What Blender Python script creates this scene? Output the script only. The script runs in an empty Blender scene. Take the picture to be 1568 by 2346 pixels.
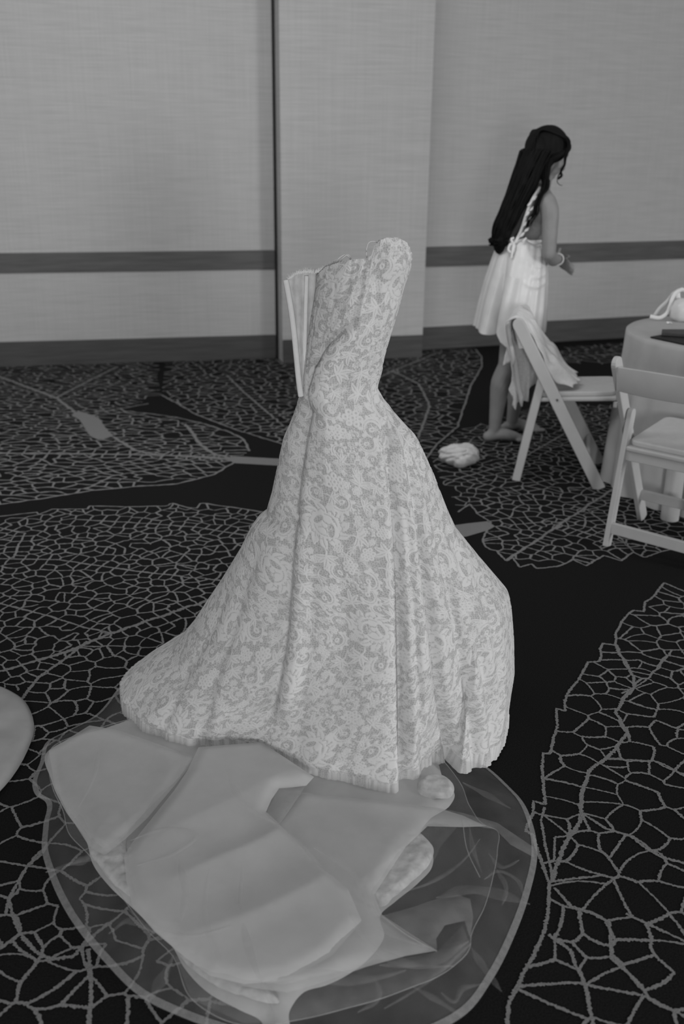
import bpy, bmesh, math, random
import numpy as np
from mathutils import Vector, Matrix
from mathutils.geometry import delaunay_2d_cdt

# ------------------------------------------------------------------ camera
W_, H_ = 1568, 2346
FPX = 2281.0
CAMZ = 1.6
TH, RO = math.radians(20.8), math.radians(0.63)
sc = bpy.context.scene
cF = np.array([0, math.cos(TH), -math.sin(TH)])
cR0 = np.array([1.0, 0, 0]); cU0 = np.cross(cR0, cF)
cR = cR0 * math.cos(RO) + cU0 * math.sin(RO); cU = np.cross(cR, cF)
cam_d = bpy.data.cameras.new('camera'); cam = bpy.data.objects.new('camera', cam_d)
sc.collection.objects.link(cam); sc.camera = cam
M = Matrix(((cR[0], cU[0], -cF[0], 0), (cR[1], cU[1], -cF[1], 0), (cR[2], cU[2], -cF[2], CAMZ), (0, 0, 0, 1)))
cam.matrix_world = M
cam_d.sensor_fit = 'VERTICAL'; cam_d.sensor_height = 36.0
cam_d.lens = FPX / H_ * 36.0
cam_d.dof.use_dof = True; cam_d.dof.focus_distance = 2.75; cam_d.dof.aperture_fstop = 2.8
cam_d.clip_start = 0.05

# ------------------------------------------------------------------ world, lights, exposure
wd = bpy.data.worlds.new('world'); sc.world = wd; wd.use_nodes = True
wd.node_tree.nodes['Background'].inputs[0].default_value = (1, 1, 1, 1)
wd.node_tree.nodes['Background'].inputs[1].default_value = 0.27
def area(name, loc, target, sx, sy, power):
    l = bpy.data.lights.new(name, 'AREA'); l.shape = 'RECTANGLE'; l.size = sx; l.size_y = sy; l.energy = power
    o = bpy.data.objects.new(name, l); sc.collection.objects.link(o); o.location = loc
    d = Vector(target) - Vector(loc); o.rotation_euler = d.to_track_quat('-Z', 'Y').to_euler(); return o
area('window_light_right', (7.0, 0.4, 1.7), (0.2, 5.5, 1.0), 1.4, 1.8, 195)
area('window_light_behind', (0.25, -2.6, 1.35), (0.1, 6.0, 1.2), 0.5, 0.9, 92)
area('ceiling_light_wall', (-1.3, 3.6, 2.9), (-1.1, 7.2, 0.8), 3.5, 0.8, 50)
sc.view_settings.view_transform = 'Standard'; sc.view_settings.look = 'None'
sc.view_settings.exposure = 0.0; sc.view_settings.gamma = 1.0; sc.view_settings.use_curve_mapping = False

# ------------------------------------------------------------------ helpers
CO = np.array([0, 0, CAMZ])
def ray(x, y): return cF + cR * ((x - W_ / 2) / FPX) + cU * ((H_ / 2 - y) / FPX)
def fl(x, y, z=0.0):
    r = ray(x, y); return CO + r * ((z - CAMZ) / r[2])
def at(x, y, Y):
    r = ray(x, y); return CO + r * (Y / r[1])
def proj(P):
    d = P - CO; z = d @ cF
    return W_ / 2 + FPX * (d @ cR) / z, H_ / 2 - FPX * (d @ cU) / z
rng = np.random.default_rng(7); random.seed(7)
def tag(o, label=None, cat=None, group=None, kind=None):
    if label: o['label'] = label
    if cat: o['category'] = cat
    if group: o['group'] = group
    if kind: o['kind'] = kind
    return o
def link(name, me, mat=None, parent=None, smooth=False):
    o = bpy.data.objects.new(name, me); sc.collection.objects.link(o)
    if mat and not me.materials: me.materials.append(mat)
    if parent: o.parent = parent
    if smooth: me.polygons.foreach_set('use_smooth', [True] * len(me.polygons))
    return o
def empty(name, loc=(0, 0, 0), rz=0):
    o = bpy.data.objects.new(name, None); sc.collection.objects.link(o)
    o.location = loc; o.rotation_euler = (0, 0, rz); o.empty_display_size = 0.05; return o
def npmesh(name, V, F, mat=None, parent=None, smooth=True, kind=None):
    me = bpy.data.meshes.new(name)
    V = np.asarray(V, dtype=np.float32); F = np.asarray(F, dtype=np.int32)
    k = F.shape[1]
    me.vertices.add(len(V)); me.vertices.foreach_set('co', V.ravel())
    me.loops.add(F.size); me.loops.foreach_set('vertex_index', F.ravel())
    me.polygons.add(len(F)); me.polygons.foreach_set('loop_start', np.arange(0, F.size, k, dtype=np.int32))
    me.polygons.foreach_set('loop_total', np.full(len(F), k, dtype=np.int32))
    me.update(calc_edges=True); me.validate()
    if parent is not None:
        pl = np.array(parent.location) if parent.parent is None else np.array(parent.matrix_world.translation)
    o = link(name, me, mat, parent, smooth)
    if kind: o['kind'] = kind
    return o
def grid_faces(nr, nc, wrap=False):
    i = np.arange(nr - 1)[:, None]; ncol = nc if wrap else nc - 1
    j = np.arange(ncol)[None, :]; j2 = (j + 1) % nc
    a = i * nc + j; b = i * nc + j2; c = (i + 1) * nc + j2; d = (i + 1) * nc + j
    return np.stack([a, b, c, d], -1).reshape(-1, 4)
def cr(xs, ys, x):
    xs = np.asarray(xs, float); ys = np.asarray(ys, float); x = np.clip(np.asarray(x, float), xs[0], xs[-1])
    m = np.gradient(ys, xs)
    d = np.diff(ys) / np.diff(xs)
    for i in range(len(d)):
        if d[i] == 0: m[i] = m[i + 1] = 0
    i = np.clip(np.searchsorted(xs, x) - 1, 0, len(xs) - 2)
    h = xs[i + 1] - xs[i]; t = (x - xs[i]) / h
    return ((1 + 2 * t) * (1 - t) ** 2 * ys[i] + t * (1 - t) ** 2 * h * m[i] + t * t * (3 - 2 * t) * ys[i + 1] + t * t * (t - 1) * h * m[i + 1])
def spline(P, n, closed=False):
    P = np.asarray(P, float)
    if closed: P = np.vstack([P, P[:1]])
    s = np.r_[0, np.cumsum(np.linalg.norm(np.diff(P, axis=0), axis=1))]
    t = np.linspace(0, s[-1], n, endpoint=not closed)
    if closed:
        ss = np.r_[s[-4:-1] - s[-1], s, s[1:4] + s[-1]]; PP = np.vstack([P[-4:-1], P, P[1:4]])
        return np.stack([cr(ss, PP[:, k], t) for k in range(P.shape[1])], 1)
    return np.stack([cr(s, P[:, k], t) for k in range(P.shape[1])], 1)
def sn(x): x = np.clip(x, 0, 1); return x * x * (3 - 2 * x)
def vnoise(x, y, seed=0):
    x = np.asarray(x, float); y = np.asarray(y, float)
    xi = np.floor(x).astype(int); yi = np.floor(y).astype(int); fx = x - xi; fy = y - yi
    fx = fx * fx * (3 - 2 * fx); fy = fy * fy * (3 - 2 * fy)
    def h(a, b):
        n = (a * 374761393 + b * 668265263 + seed * 1442695041) & 0x7fffffff
        n = ((n ^ (n >> 13)) * 1274126177) & 0x7fffffff
        return ((n ^ (n >> 16)) & 0xffff) / 65535.0
    return (h(xi, yi) * (1 - fx) + h(xi + 1, yi) * fx) * (1 - fy) + (h(xi, yi + 1) * (1 - fx) + h(xi + 1, yi + 1) * fx) * fy
def tube_mesh(P, R, seg=8, caps=True, flat=1.0, up=None):
    P = np.asarray(P, float); n = len(P); R = np.broadcast_to(np.asarray(R, float), (n,))
    T = np.gradient(P, axis=0); T /= np.linalg.norm(T, axis=1)[:, None] + 1e-9
    u = np.array([0, 0, 1.0]) if up is None else np.array(up, float)
    V = []
    for i in range(n):
        a = u - T[i] * (u @ T[i])
        if np.linalg.norm(a) < 1e-3: a = np.cross(T[i], [1, 0, 0])
        a /= np.linalg.norm(a); b = np.cross(T[i], a)
        ang = np.arange(seg) * 2 * math.pi / seg
        V.append(P[i] + R[i] * (np.cos(ang)[:, None] * a * flat + np.sin(ang)[:, None] * b))
    V = np.vstack(V); F = list(map(tuple, grid_faces(n, seg, True)))
    return V, F
def tubes(name, items, mat, parent=None, kind=None):
    Vs, Fs, o = [], [], 0
    for it in items:
        V, F = tube_mesh(*it[:2], **(it[2] if len(it) > 2 else {}))
        Vs.append(V); Fs.append(np.array(F) + o); o += len(V)
    return npmesh(name, np.vstack(Vs), np.vstack(Fs), mat, parent, kind=kind)
def prism_bar(P0, P1, w, t, side, mat, name, parent, bev=0.006, round_top=False):
    """bar from P0 to P1; w across the 'depth' direction, t along side; rounded end at P1"""
    P0 = np.array(P0, float); P1 = np.array(P1, float); L = np.linalg.norm(P1 - P0); d = (P1 - P0) / L
    s = np.array(side, float); s /= np.linalg.norm(s); e = np.cross(d, s)
    prof = [(-w / 2, 0), (w / 2, 0)]
    if round_top:
        for k in range(9):
            a = math.pi * k / 8; prof.append((w / 2 * math.cos(a), L - w / 2 + w / 2 * math.sin(a)))
    else: prof += [(w / 2, L), (-w / 2, L)]
    bm = bmesh.new()
    fr = [bm.verts.new(P0 + e * a + d * b - s * t / 2) for a, b in prof]
    bk = [bm.verts.new(P0 + e * a + d * b + s * t / 2) for a, b in prof]
    n = len(prof); bm.faces.new(fr); bm.faces.new(bk[::-1])
    for i in range(n): bm.faces.new((fr[i], bk[i], bk[(i + 1) % n], fr[(i + 1) % n]))
    bmesh.ops.recalc_face_normals(bm, faces=bm.faces)
    me = bpy.data.meshes.new(name); bm.to_mesh(me); bm.free()
    o = link(name, me, mat, parent)
    b = o.modifiers.new('bevel', 'BEVEL'); b.width = bev; b.segments = 2; b.limit_method = 'ANGLE'
    return o
def box(name, c, size, mat, parent=None, rz=0, bev=0.0, rot=None):
    bm = bmesh.new(); bmesh.ops.create_cube(bm, size=1)
    for v in bm.verts: v.co = Vector((v.co.x * size[0], v.co.y * size[1], v.co.z * size[2]))
    me = bpy.data.meshes.new(name); bm.to_mesh(me); bm.free()
    o = link(name, me, mat, parent); o.location = c; o.rotation_euler = rot or (0, 0, rz)
    if bev:
        b = o.modifiers.new('bevel', 'BEVEL'); b.width = bev; b.segments = 2
    return o

# ------------------------------------------------------------------ materials
def g3(v): return (v, v, v, 1)
def mat(name, v, rough=0.8, noise=0.0, nscale=20, stretch=(1, 1, 1), bump=0.0, bscale=None, sheen=0.0, spec=0.3, coords='Object'):
    m = bpy.data.materials.new(name); m.use_nodes = True; nt = m.node_tree; N, L = nt.nodes, nt.links
    b = N['Principled BSDF']; b.inputs['Roughness'].default_value = rough; b.inputs['Specular IOR Level'].default_value = spec
    b.inputs['Base Color'].default_value = g3(v)
    if sheen: b.inputs['Sheen Weight'].default_value = sheen
    tc = N.new('ShaderNodeTexCoord'); mp = N.new('ShaderNodeMapping'); mp.inputs['Scale'].default_value = stretch
    L.new(tc.outputs[coords], mp.inputs['Vector'])
    nz = N.new('ShaderNodeTexNoise'); nz.inputs['Scale'].default_value = nscale; nz.inputs['Detail'].default_value = 6
    L.new(mp.outputs[0], nz.inputs['Vector'])
    cr_ = N.new('ShaderNodeMapRange'); cr_.inputs['From Min'].default_value = 0.25; cr_.inputs['From Max'].default_value = 0.75
    cr_.inputs['To Min'].default_value = v * (1 - noise); cr_.inputs['To Max'].default_value = v * (1 + noise)
    L.new(nz.outputs[0], cr_.inputs['Value']); L.new(cr_.outputs[0], b.inputs['Base Color'])
    if bump:
        bp = N.new('ShaderNodeBump'); bp.inputs['Strength'].default_value = bump; bp.inputs['Distance'].default_value = 0.004
        n2 = N.new('ShaderNodeTexNoise'); n2.inputs['Scale'].default_value = bscale or nscale; n2.inputs['Detail'].default_value = 4
        L.new(mp.outputs[0], n2.inputs['Vector']); L.new(n2.outputs[0], bp.inputs['Height']); L.new(bp.outputs[0], b.inputs['Normal'])
    return m
def tulle(name, v, alpha, nscale=30, var=0.25):
    m = bpy.data.materials.new(name); m.use_nodes = True; nt = m.node_tree; N, L = nt.nodes, nt.links
    N.remove(N['Principled BSDF']); out = N['Material Output']
    d = N.new('ShaderNodeBsdfDiffuse'); t = N.new('ShaderNodeBsdfTranslucent'); tr = N.new('ShaderNodeBsdfTransparent')
    d.inputs[0].default_value = g3(v); t.inputs[0].default_value = g3(v)
    a = N.new('ShaderNodeMixShader'); a.inputs[0].default_value = 0.25; L.new(d.outputs[0], a.inputs[1]); L.new(t.outputs[0], a.inputs[2])
    mx = N.new('ShaderNodeMixShader'); L.new(tr.outputs[0], mx.inputs[1]); L.new(a.outputs[0], mx.inputs[2])
    tc = N.new('ShaderNodeTexCoord'); nz = N.new('ShaderNodeTexNoise'); nz.inputs['Scale'].default_value = nscale; nz.inputs['Detail'].default_value = 5
    L.new(tc.outputs['Object'], nz.inputs['Vector'])
    mr = N.new('ShaderNodeMapRange'); mr.inputs['From Min'].default_value = 0.25; mr.inputs['From Max'].default_value = 0.75
    mr.inputs['To Min'].default_value = alpha * (1 - var); mr.inputs['To Max'].default_value = min(1, alpha * (1 + var))
    L.new(nz.outputs[0], mr.inputs['Value']); L.new(mr.outputs[0], mx.inputs[0]); L.new(mx.outputs[0], out.inputs['Surface'])
    return m
def wall_mat():
    m = bpy.data.materials.new('woven_wallpaper'); m.use_nodes = True; nt = m.node_tree; N, L = nt.nodes, nt.links
    b = N['Principled BSDF']; b.inputs['Roughness'].default_value = 0.85; b.inputs['Specular IOR Level'].default_value = 0.2
    tc = N.new('ShaderNodeTexCoord')
    def nz(sx, sy, sz, sc_, det):
        mp = N.new('ShaderNodeMapping'); mp.inputs['Scale'].default_value = (sx, sy, sz); L.new(tc.outputs['Object'], mp.inputs['Vector'])
        n = N.new('ShaderNodeTexNoise'); n.inputs['Scale'].default_value = sc_; n.inputs['Detail'].default_value = det; L.new(mp.outputs[0], n.inputs['Vector']); return n
    a = nz(0.9, 1, 30, 4, 5); c = nz(30, 1, 0.6, 3, 3); d = nz(60, 60, 240, 2.2, 2)
    def mth(op, x, y):
        k = N.new('ShaderNodeMath'); k.operation = op
        for i, q in enumerate((x, y)):
            if hasattr(q, 'links'): L.new(q, k.inputs[i])
            else: k.inputs[i].default_value = q
        return k.outputs[0]
    s = mth('ADD', mth('MULTIPLY', a.outputs[0], 0.5), mth('ADD', mth('MULTIPLY', c.outputs[0], 0.22), mth('MULTIPLY', d.outputs[0], 0.28)))
    mr = N.new('ShaderNodeMapRange'); mr.inputs['From Min'].default_value = 0.3; mr.inputs['From Max'].default_value = 0.7
    mr.inputs['To Min'].default_value = 0.39; mr.inputs['To Max'].default_value = 0.53
    L.new(s, mr.inputs['Value']); L.new(mr.outputs[0], b.inputs['Base Color'])
    bp = N.new('ShaderNodeBump'); bp.inputs['Strength'].default_value = 0.25; bp.inputs['Distance'].default_value = 0.003
    L.new(s, bp.inputs['Height']); L.new(bp.outputs[0], b.inputs['Normal'])
    return m
def lace_mat():
    m = bpy.data.materials.new('white_lace'); m.use_nodes = True; nt = m.node_tree; N, L = nt.nodes, nt.links
    b = N['Principled BSDF']; b.inputs['Roughness'].default_value = 0.75; b.inputs['Specular IOR Level'].default_value = 0.2
    at_ = N.new('ShaderNodeAttribute'); at_.attribute_name = 'lace'
    uv = N.new('ShaderNodeAttribute'); uv.attribute_name = 'cloth'
    mp = N.new('ShaderNodeMapping'); mp.inputs['Scale'].default_value = (150, 200, 1); L.new(uv.outputs['Vector'], mp.inputs['Vector'])
    vo = N.new('ShaderNodeTexVoronoi'); vo.feature = 'DISTANCE_TO_EDGE'; vo.inputs['Scale'].default_value = 1.0; vo.inputs['Randomness'].default_value = 0.55
    L.new(mp.outputs[0], vo.inputs['Vector'])
    net = N.new('ShaderNodeMapRange'); net.inputs['From Min'].default_value = 0.05; net.inputs['From Max'].default_value = 0.16
    net.inputs['To Min'].default_value = 0.56; net.inputs['To Max'].default_value = 0.40; L.new(vo.outputs['Distance'], net.inputs['Value'])
    mx = N.new('ShaderNodeMix'); mx.data_type = 'FLOAT'
    L.new(at_.outputs['Fac'], mx.inputs['Factor']); L.new(net.outputs[0], mx.inputs['A']); mx.inputs['B'].default_value = 0.67
    L.new(mx.outputs[0], b.inputs['Base Color'])
    return m
M_wall = wall_mat()
M_trim = mat('dark_wood_trim', 0.075, 0.55, 0.25, 3, (1, 1, 14), 0.1)
M_rail = mat('wood_chair_rail', 0.10, 0.55, 0.25, 3, (1, 1, 14), 0.1)
M_strip = mat('dark_metal_strip', 0.03, 0.5, 0.1, 10)
M_carpet = mat('dark_carpet', 0.0125, 0.95, 0.45, 260, bump=0.5, spec=0.05)
M_vein = mat('light_carpet_pile', 0.225, 0.95, 0.4, 420, bump=0.8, spec=0.05)
M_lace = lace_mat()
M_lining = mat('sheer_lining', 0.62, 0.7, 0.22, 46, (1, 1, 0.7))
M_tape = mat('white_tape', 0.78, 0.6, 0.05, 60)
M_satin = mat('white_satin_lining', 0.50, 0.5, 0.16, 9, bump=0.3, bscale=14, spec=0.4)
M_fluff = mat('white_underlace', 0.60, 0.7, 0.2, 50, bump=0.5, bscale=60)
M_white = mat('white_painted_wood', 0.48, 0.45, 0.05, 12, spec=0.4)
M_vinyl = mat('white_vinyl_pad', 0.50, 0.5, 0.06, 30)
M_cloth = mat('white_tablecloth', 0.43, 0.7, 0.05, 15, bump=0.1)
M_slip = mat('ivory_satin_slip', 0.66, 0.38, 0.08, 12, spec=0.5)
M_skin = mat('skin', 0.24, 0.55, 0.08, 18)
M_hair = mat('black_hair', 0.007, 0.75, 0.4, 60, (1, 1, 0.2), spec=0.12)
M_black = mat('black_fabric', 0.01, 0.6, 0.3, 30)
M_pearl = mat('pearl', 0.8, 0.25, 0.02, 10, spec=0.6)
M_steel = mat('steel_rivet', 0.1, 0.35, 0.1, 10, spec=0.6)

# ------------------------------------------------------------------ setting: floor and walls
fo = npmesh('floor', [(-7, -3, 0), (8, -3, 0), (8, 11, 0), (-7, 11, 0)], [(0, 1, 2, 3)], M_carpet, smooth=False); fo['kind'] = 'structure'
def wall_seg(name, p0, p1, ext0, ext1, thick=0.12, h=3.4):
    p0 = np.array(p0[:2]); p1 = np.array(p1[:2]); d = (p1 - p0) / np.linalg.norm(p1 - p0)
    a = p0 - d * ext0; b = p1 + d * ext1; rz = math.atan2(d[1], d[0]); L = np.linalg.norm(b - a)
    n = np.array([-d[1], d[0]])
    c = (a + b) / 2 + n * thick / 2
    o = box(name, (c[0], c[1], h / 2), (L, thick, h), M_wall, None, rz); o['kind'] = 'structure'
    return a, b, d, n, rz
def rail(name, a, b, n, rz, z0, z1, dep, m, bev=0.004):
    c = (a + b) / 2 - n * (dep / 2 - 0.001); L = np.linalg.norm(b - a)
    o = box(name, (c[0], c[1], (z0 + z1) / 2), (L, dep, z1 - z0), m, None, rz, bev); o['kind'] = 'structure'; return o
a, b, d, n, rz = wall_seg('wall_left', (-2.466, 7.094), (-0.560, 7.480), 4.0, 0.045)
rail('trim_1', a, b, n, rz, 0.665, 0.80, 0.018, M_rail); rail('baseboard_left', a, b, n, rz, 0.0, 0.180, 0.016, M_trim)
pe = b.copy()
# dark vertical channel strip between the left wall and the pier
o = box('trim_3', (-0.474, pe[1] + 0.012, 1.7), (0.066, 0.05, 3.4), M_strip, None, rz); o['kind'] = 'structure'
a, b, d, n, rz = wall_seg('wall_center', (-0.447, 7.317), (0.6, 7.575), 0.006, 0.0, 0.32)
rail('baseboard_center', a, b, n, rz, 0.0, 0.175, 0.010, M_trim)
a, b, d, n, rz = wall_seg('wall_right', (0.62, 7.872), (2.305, 8.439), 0.06, 4.5)
rail('trim_2', a, b, n, rz, 0.645, 0.795, 0.018, M_rail); rail('baseboard_right', a, b, n, rz, 0.0, 0.178, 0.016, M_trim)

# ------------------------------------------------------------------ carpet leaf pattern (woven veins as slightly raised pile)
def F2(pts): return np.array([fl(x, y)[:2] for x, y in pts])
def inside(P, poly):
    x, y = P[:, 0], P[:, 1]; c = np.zeros(len(P), bool); n = len(poly); j = n - 1
    for i in range(n):
        xi, yi = poly[i]; xj, yj = poly[j]
        q = ((yi > y) != (yj > y)) & (x < (xj - xi) * (y - yi) / (yj - yi + 1e-12) + xi)
        c ^= q; j = i
    return c
RV, RF, RC = [], [], [0]
def ribbon(P, w, jag=0.30):
    """flat strip of pile along the 2-D polyline P, half-width jittered like cut pile"""
    P = np.asarray(P, float); seg = np.linalg.norm(np.diff(P, axis=0), axis=1); L = seg.sum()
    if L < 1e-4: return
    dist = P[:, 1].mean(); step = 0.0035 if dist < 2.9 else (0.007 if dist < 4 else 0.02)
    n = max(2, int(L / step) + 1); s = np.r_[0, np.cumsum(seg)]; t = np.linspace(0, L, n)
    Q = np.stack([np.interp(t, s, P[:, 0]), np.interp(t, s, P[:, 1])], 1)
    T = np.gradient(Q, axis=0); T /= np.linalg.norm(T, axis=1)[:, None] + 1e-9; Nn = np.stack([-T[:, 1], T[:, 0]], 1)
    ww = np.broadcast_to(np.asarray(w, float), (n,)) if np.ndim(w) == 0 else np.interp(t, np.linspace(0, L, len(w)), w)
    a = ww / 2 * (1 + jag * rng.normal(size=n)); b_ = ww / 2 * (1 + jag * rng.normal(size=n))
    A = Q + Nn * a[:, None]; B = Q - Nn * b_[:, None]
    z = 0.0016 + 0.0004 * rng.random()
    V = np.empty((2 * n, 3)); V[0::2, :2] = A; V[1::2, :2] = B; V[:, 2] = z
    i = np.arange(n - 1) * 2 + RC[0]
    RV.append(V); RF.append(np.stack([i, i + 1, i + 3, i + 2], 1)); RC[0] += 2 * n
def blob(poly, z=0.0022):
    from mathutils.geometry import tessellate_polygon
    poly = np.asarray(poly); t = tessellate_polygon([[Vector((p[0], p[1], 0)) for p in poly]])
    V = np.c_[poly, np.full(len(poly), z)]
    F = [(a_ + RC[0], b_ + RC[0], c_ + RC[0], c_ + RC[0]) for a_, b_, c_ in t]
    BL.append((V, [f[:3] for f in t]))
BL = []
def wob(P, amp):
    """midpoint-wobble a polyline"""
    Q = [P[0]]
    for a_, b_ in zip(P[:-1], P[1:]):
        d_ = b_ - a_; nn = np.array([-d_[1], d_[0]]); L = np.linalg.norm(d_)
        k = max(1, int(L / 0.035))
        for i in range(1, k + 1):
            t = i / k; q = a_ + d_ * t
            if i < k: q = q + nn / max(L, 1e-6) * rng.normal() * amp
            Q.append(q)
    return np.array(Q)
def leaf(poly, veins, size, w0, aniso=None, outline=True, seed=1, clip=None, outline_open=None):
    r = np.random.default_rng(seed)
    lo, hi = poly.min(0), poly.max(0); lo = np.maximum(lo, [-2.7, 1.0]); hi = np.minimum(hi, [3.2, 8.5])
    pts = []
    y = lo[1]
    while y < hi[1]:
        s = size(y)
        for x in np.arange(lo[0], hi[0], s): pts.append((x + (r.random() - .5) * s * 1.0 + (0.5 * s if int(y / s) % 2 else 0), y + (r.random() - .5) * s * .95))
        y += s * 0.85
    pts = np.array(pts); keep = inside(pts, poly); pts = pts[keep]
    # points mirrored on either side of a vein make cell edges follow it
    add = []
    for vp, vw in veins:
        sg = np.linalg.norm(np.diff(vp, axis=0), axis=1); s = np.r_[0, np.cumsum(sg)]
        t = 0.02
        while t < s[-1]:
            q = np.array([np.interp(t, s, vp[:, 0]), np.interp(t, s, vp[:, 1])]); q2 = np.array([np.interp(t + .01, s, vp[:, 0]), np.interp(t + .01, s, vp[:, 1])])
            d_ = q2 - q; d_ /= np.linalg.norm(d_) + 1e-9; nn = np.array([-d_[1], d_[0]]); sz = size(q[1])
            off = sz * 0.42
            add += [q + nn * off, q - nn * off]; t += sz * 0.85 * (0.7 + 0.6 * r.random())
    if add:
        add = np.array(add)
        dd = np.min(np.linalg.norm(pts[:, None] - add[None], axis=2), axis=1)
        pts = np.vstack([pts[dd > size(2.5) * 0.45], add[inside(add, poly)]])
    # anisotropy
    A = np.eye(2) if aniso is None else aniso
    q = pts @ A.T
    res = delaunay_2d_cdt([Vector(p) for p in q], [], [], 0, 1e-6)
    V = np.array([v[:] for v in res[0]]); T = np.array([f for f in res[2] if len(f) == 3])
    a_, b_, c_ = V[T[:, 0]], V[T[:, 1]], V[T[:, 2]]
    D = 2 * (a_[:, 0] * (b_[:, 1] - c_[:, 1]) + b_[:, 0] * (c_[:, 1] - a_[:, 1]) + c_[:, 0] * (a_[:, 1] - b_[:, 1])) + 1e-15
    sa, sb, sc_ = (a_ ** 2).sum(1), (b_ ** 2).sum(1), (c_ ** 2).sum(1)
    ux = (sa * (b_[:, 1] - c_[:, 1]) + sb * (c_[:, 1] - a_[:, 1]) + sc_ * (a_[:, 1] - b_[:, 1])) / D
    uy = (sa * (c_[:, 0] - b_[:, 0]) + sb * (a_[:, 0] - c_[:, 0]) + sc_ * (b_[:, 0] - a_[:, 0])) / D
    C = np.stack([ux, uy], 1) @ np.linalg.inv(A).T
    em = {}
    for ti, t in enumerate(T):
        for k in range(3):
            e = tuple(sorted((int(t[k]), int(t[(k + 1) % 3])))); em.setdefault(e, []).append(ti)
    ins = inside(C, poly)
    for e, tt in em.items():
        if len(tt) != 2: continue
        p, q_ = C[tt[0]], C[tt[1]]; ia, ib = ins[tt[0]], ins[tt[1]]
        if not (ia or ib): continue
        L = np.linalg.norm(p - q_)
        if L > 0.5 or L < 1e-4 or r.random() < 0.045: continue
        if ia != ib:
            x0, x1 = (p, q_) if ia else (q_, p)
            lo_, hi_ = 0.0, 1.0
            for _ in range(7):
                m_ = (lo_ + hi_) / 2
                if inside((x0 + (x1 - x0) * m_)[None], poly)[0]: lo_ = m_
                else: hi_ = m_
            p, q_ = x0, x0 + (x1 - x0) * lo_
        d_ = q_ - p; mid = (p + q_) / 2 + np.array([-d_[1], d_[0]]) * r.normal() * 0.10
        w = w0 * (0.75 + 0.55 * r.random())
        tq = np.linspace(0, 1, 5)[:, None]
        ribbon((1 - tq) ** 2 * p + 2 * tq * (1 - tq) * mid + tq ** 2 * q_, w)
    for vp, vw in veins: ribbon(wob(vp, 0.003), vw)
    if outline:
        pl = poly if outline_open is None else outline_open
        ribbon(wob(pl, 0.002), w0 * 1.25)

cell = lambda k: (lambda y: k * (1.0 if y < 3 else 1.0))
# A: large leaf on the left
A_out = [(9, 1183), (85, 1174), (88, 1180), (120, 1167), (201, 1167), (205, 1160), (286, 1162), (384, 1160), (393, 1153), (430, 1164), (451, 1165), (460, 1153), (545, 1165), (611, 1175)]
A_poly = F2([(-900, 1240), (-200, 1195)] + A_out + [(760, 1200), (800, 1500), (560, 2600), (-1400, 2600), (-1600, 1700)])
A_v = [(F2([(-250, 1600), (9, 1537), (89, 1513), (179, 1484), (250, 1453), (357, 1417), (491, 1372), (640, 1330)]), 0.017),
       (F2([(200, 1470), (150, 1510), (89, 1551), (27, 1631), (-60, 1740)]), 0.012),
       (F2([(-200, 1278), (9, 1281), (134, 1283), (268, 1303), (379, 1317), (513, 1332), (640, 1345)]), 0.0085),
       (F2([(-60, 1365), (9, 1386), (112, 1412), (196, 1439), (263, 1453)]), 0.0085),
       (F2([(-60, 1195), (9, 1212), (58, 1222), (31, 1279)]), 0.0075),
       (F2([(179, 1191), (335, 1200), (446, 1208), (580, 1230)]), 0.0065),
       (F2([(-80, 2240), (46, 2141), (80, 2180), (117, 2200), (168, 2192), (199, 2160), (260, 2110)]), 0.010),
       (F2([(201, 2175), (209, 2263), (204, 2400)]), 0.011), (F2([(46, 2141), (20, 2060), (60, 1990), (140, 1900)]), 0.008)]
A_v = [(p, w * 0.85) for p, w in A_v]
sizeA = lambda y: 0.058 if y > 2.9 else (0.070 if y > 2.15 else 0.092)
th = math.radians(15); Rm = np.array([[math.cos(th), math.sin(th)], [-math.sin(th), math.cos(th)]]); An = np.eye(2)
leaf(A_poly, A_v, sizeA, 0.0064, An, True, 3, outline_open=F2([(-200, 1195)] + A_out))
# F: large leaf, right foreground
F_out = [(1640, 1345), (1600, 1310), (1575, 1358), (1523, 1336), (1500, 1365), (1478, 1380), (1476, 1402), (1451, 1399), (1425, 1425), (1411, 1451), (1410, 1479), (1382, 1475), (1374, 1516), (1348, 1518), (1325, 1560), (1299, 1593), (1296, 1630), (1275, 1624), (1278, 1661), (1268, 1690), (1261, 1728), (1245, 1727), (1243, 1764), (1246, 1810), (1250, 1845), (1223, 1836), (1222, 1865), (1205, 1904), (1222, 1915), (1229, 1941), (1245, 1985), (1259, 2025), (1257, 2090), (1247, 2137), (1224, 2189), (1187, 2259), (1166, 2301), (1163, 2343), (1160, 2420), (1200, 2560)]
F_poly = F2(F_out + [(2300, 2560), (2400, 1500), (1900, 1330)])
F_v = [(F2([(1266, 2021), (1299, 1927), (1332, 1866), (1336, 1810), (1350, 1768), (1397, 1731), (1439, 1680), (1411, 1633), (1430, 1600), (1453, 1577), (1453, 1553), (1420, 1500), (1412, 1480)]), 0.012),
       (F2([(1271, 2035), (1308, 2077), (1350, 2092), (1397, 2114), (1403, 2200), (1440, 2230), (1490, 2290), (1570, 2330)]), 0.0085),
       (F2([(1336, 1866), (1388, 1899), (1448, 1918), (1514, 1964), (1590, 1985)]), 0.009),
       (F2([(1257, 2142), (1308, 2179), (1346, 2277), (1364, 2360)]), 0.009),
       (F2([(1434, 2095), (1495, 2123), (1600, 2175)]), 0.0085),
       (F2([(1390, 1740), (1500, 1745), (1600, 1790)]), 0.0075), (F2([(1425, 1590), (1480, 1560), (1540, 1490), (1600, 1490)]), 0.0075),
       (F2([(1266, 2021), (1250, 1940), (1240, 1880), (1248, 1850)]), 0.0075)]
F_v = [(p, w * 0.85) for p, w in F_v]
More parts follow.
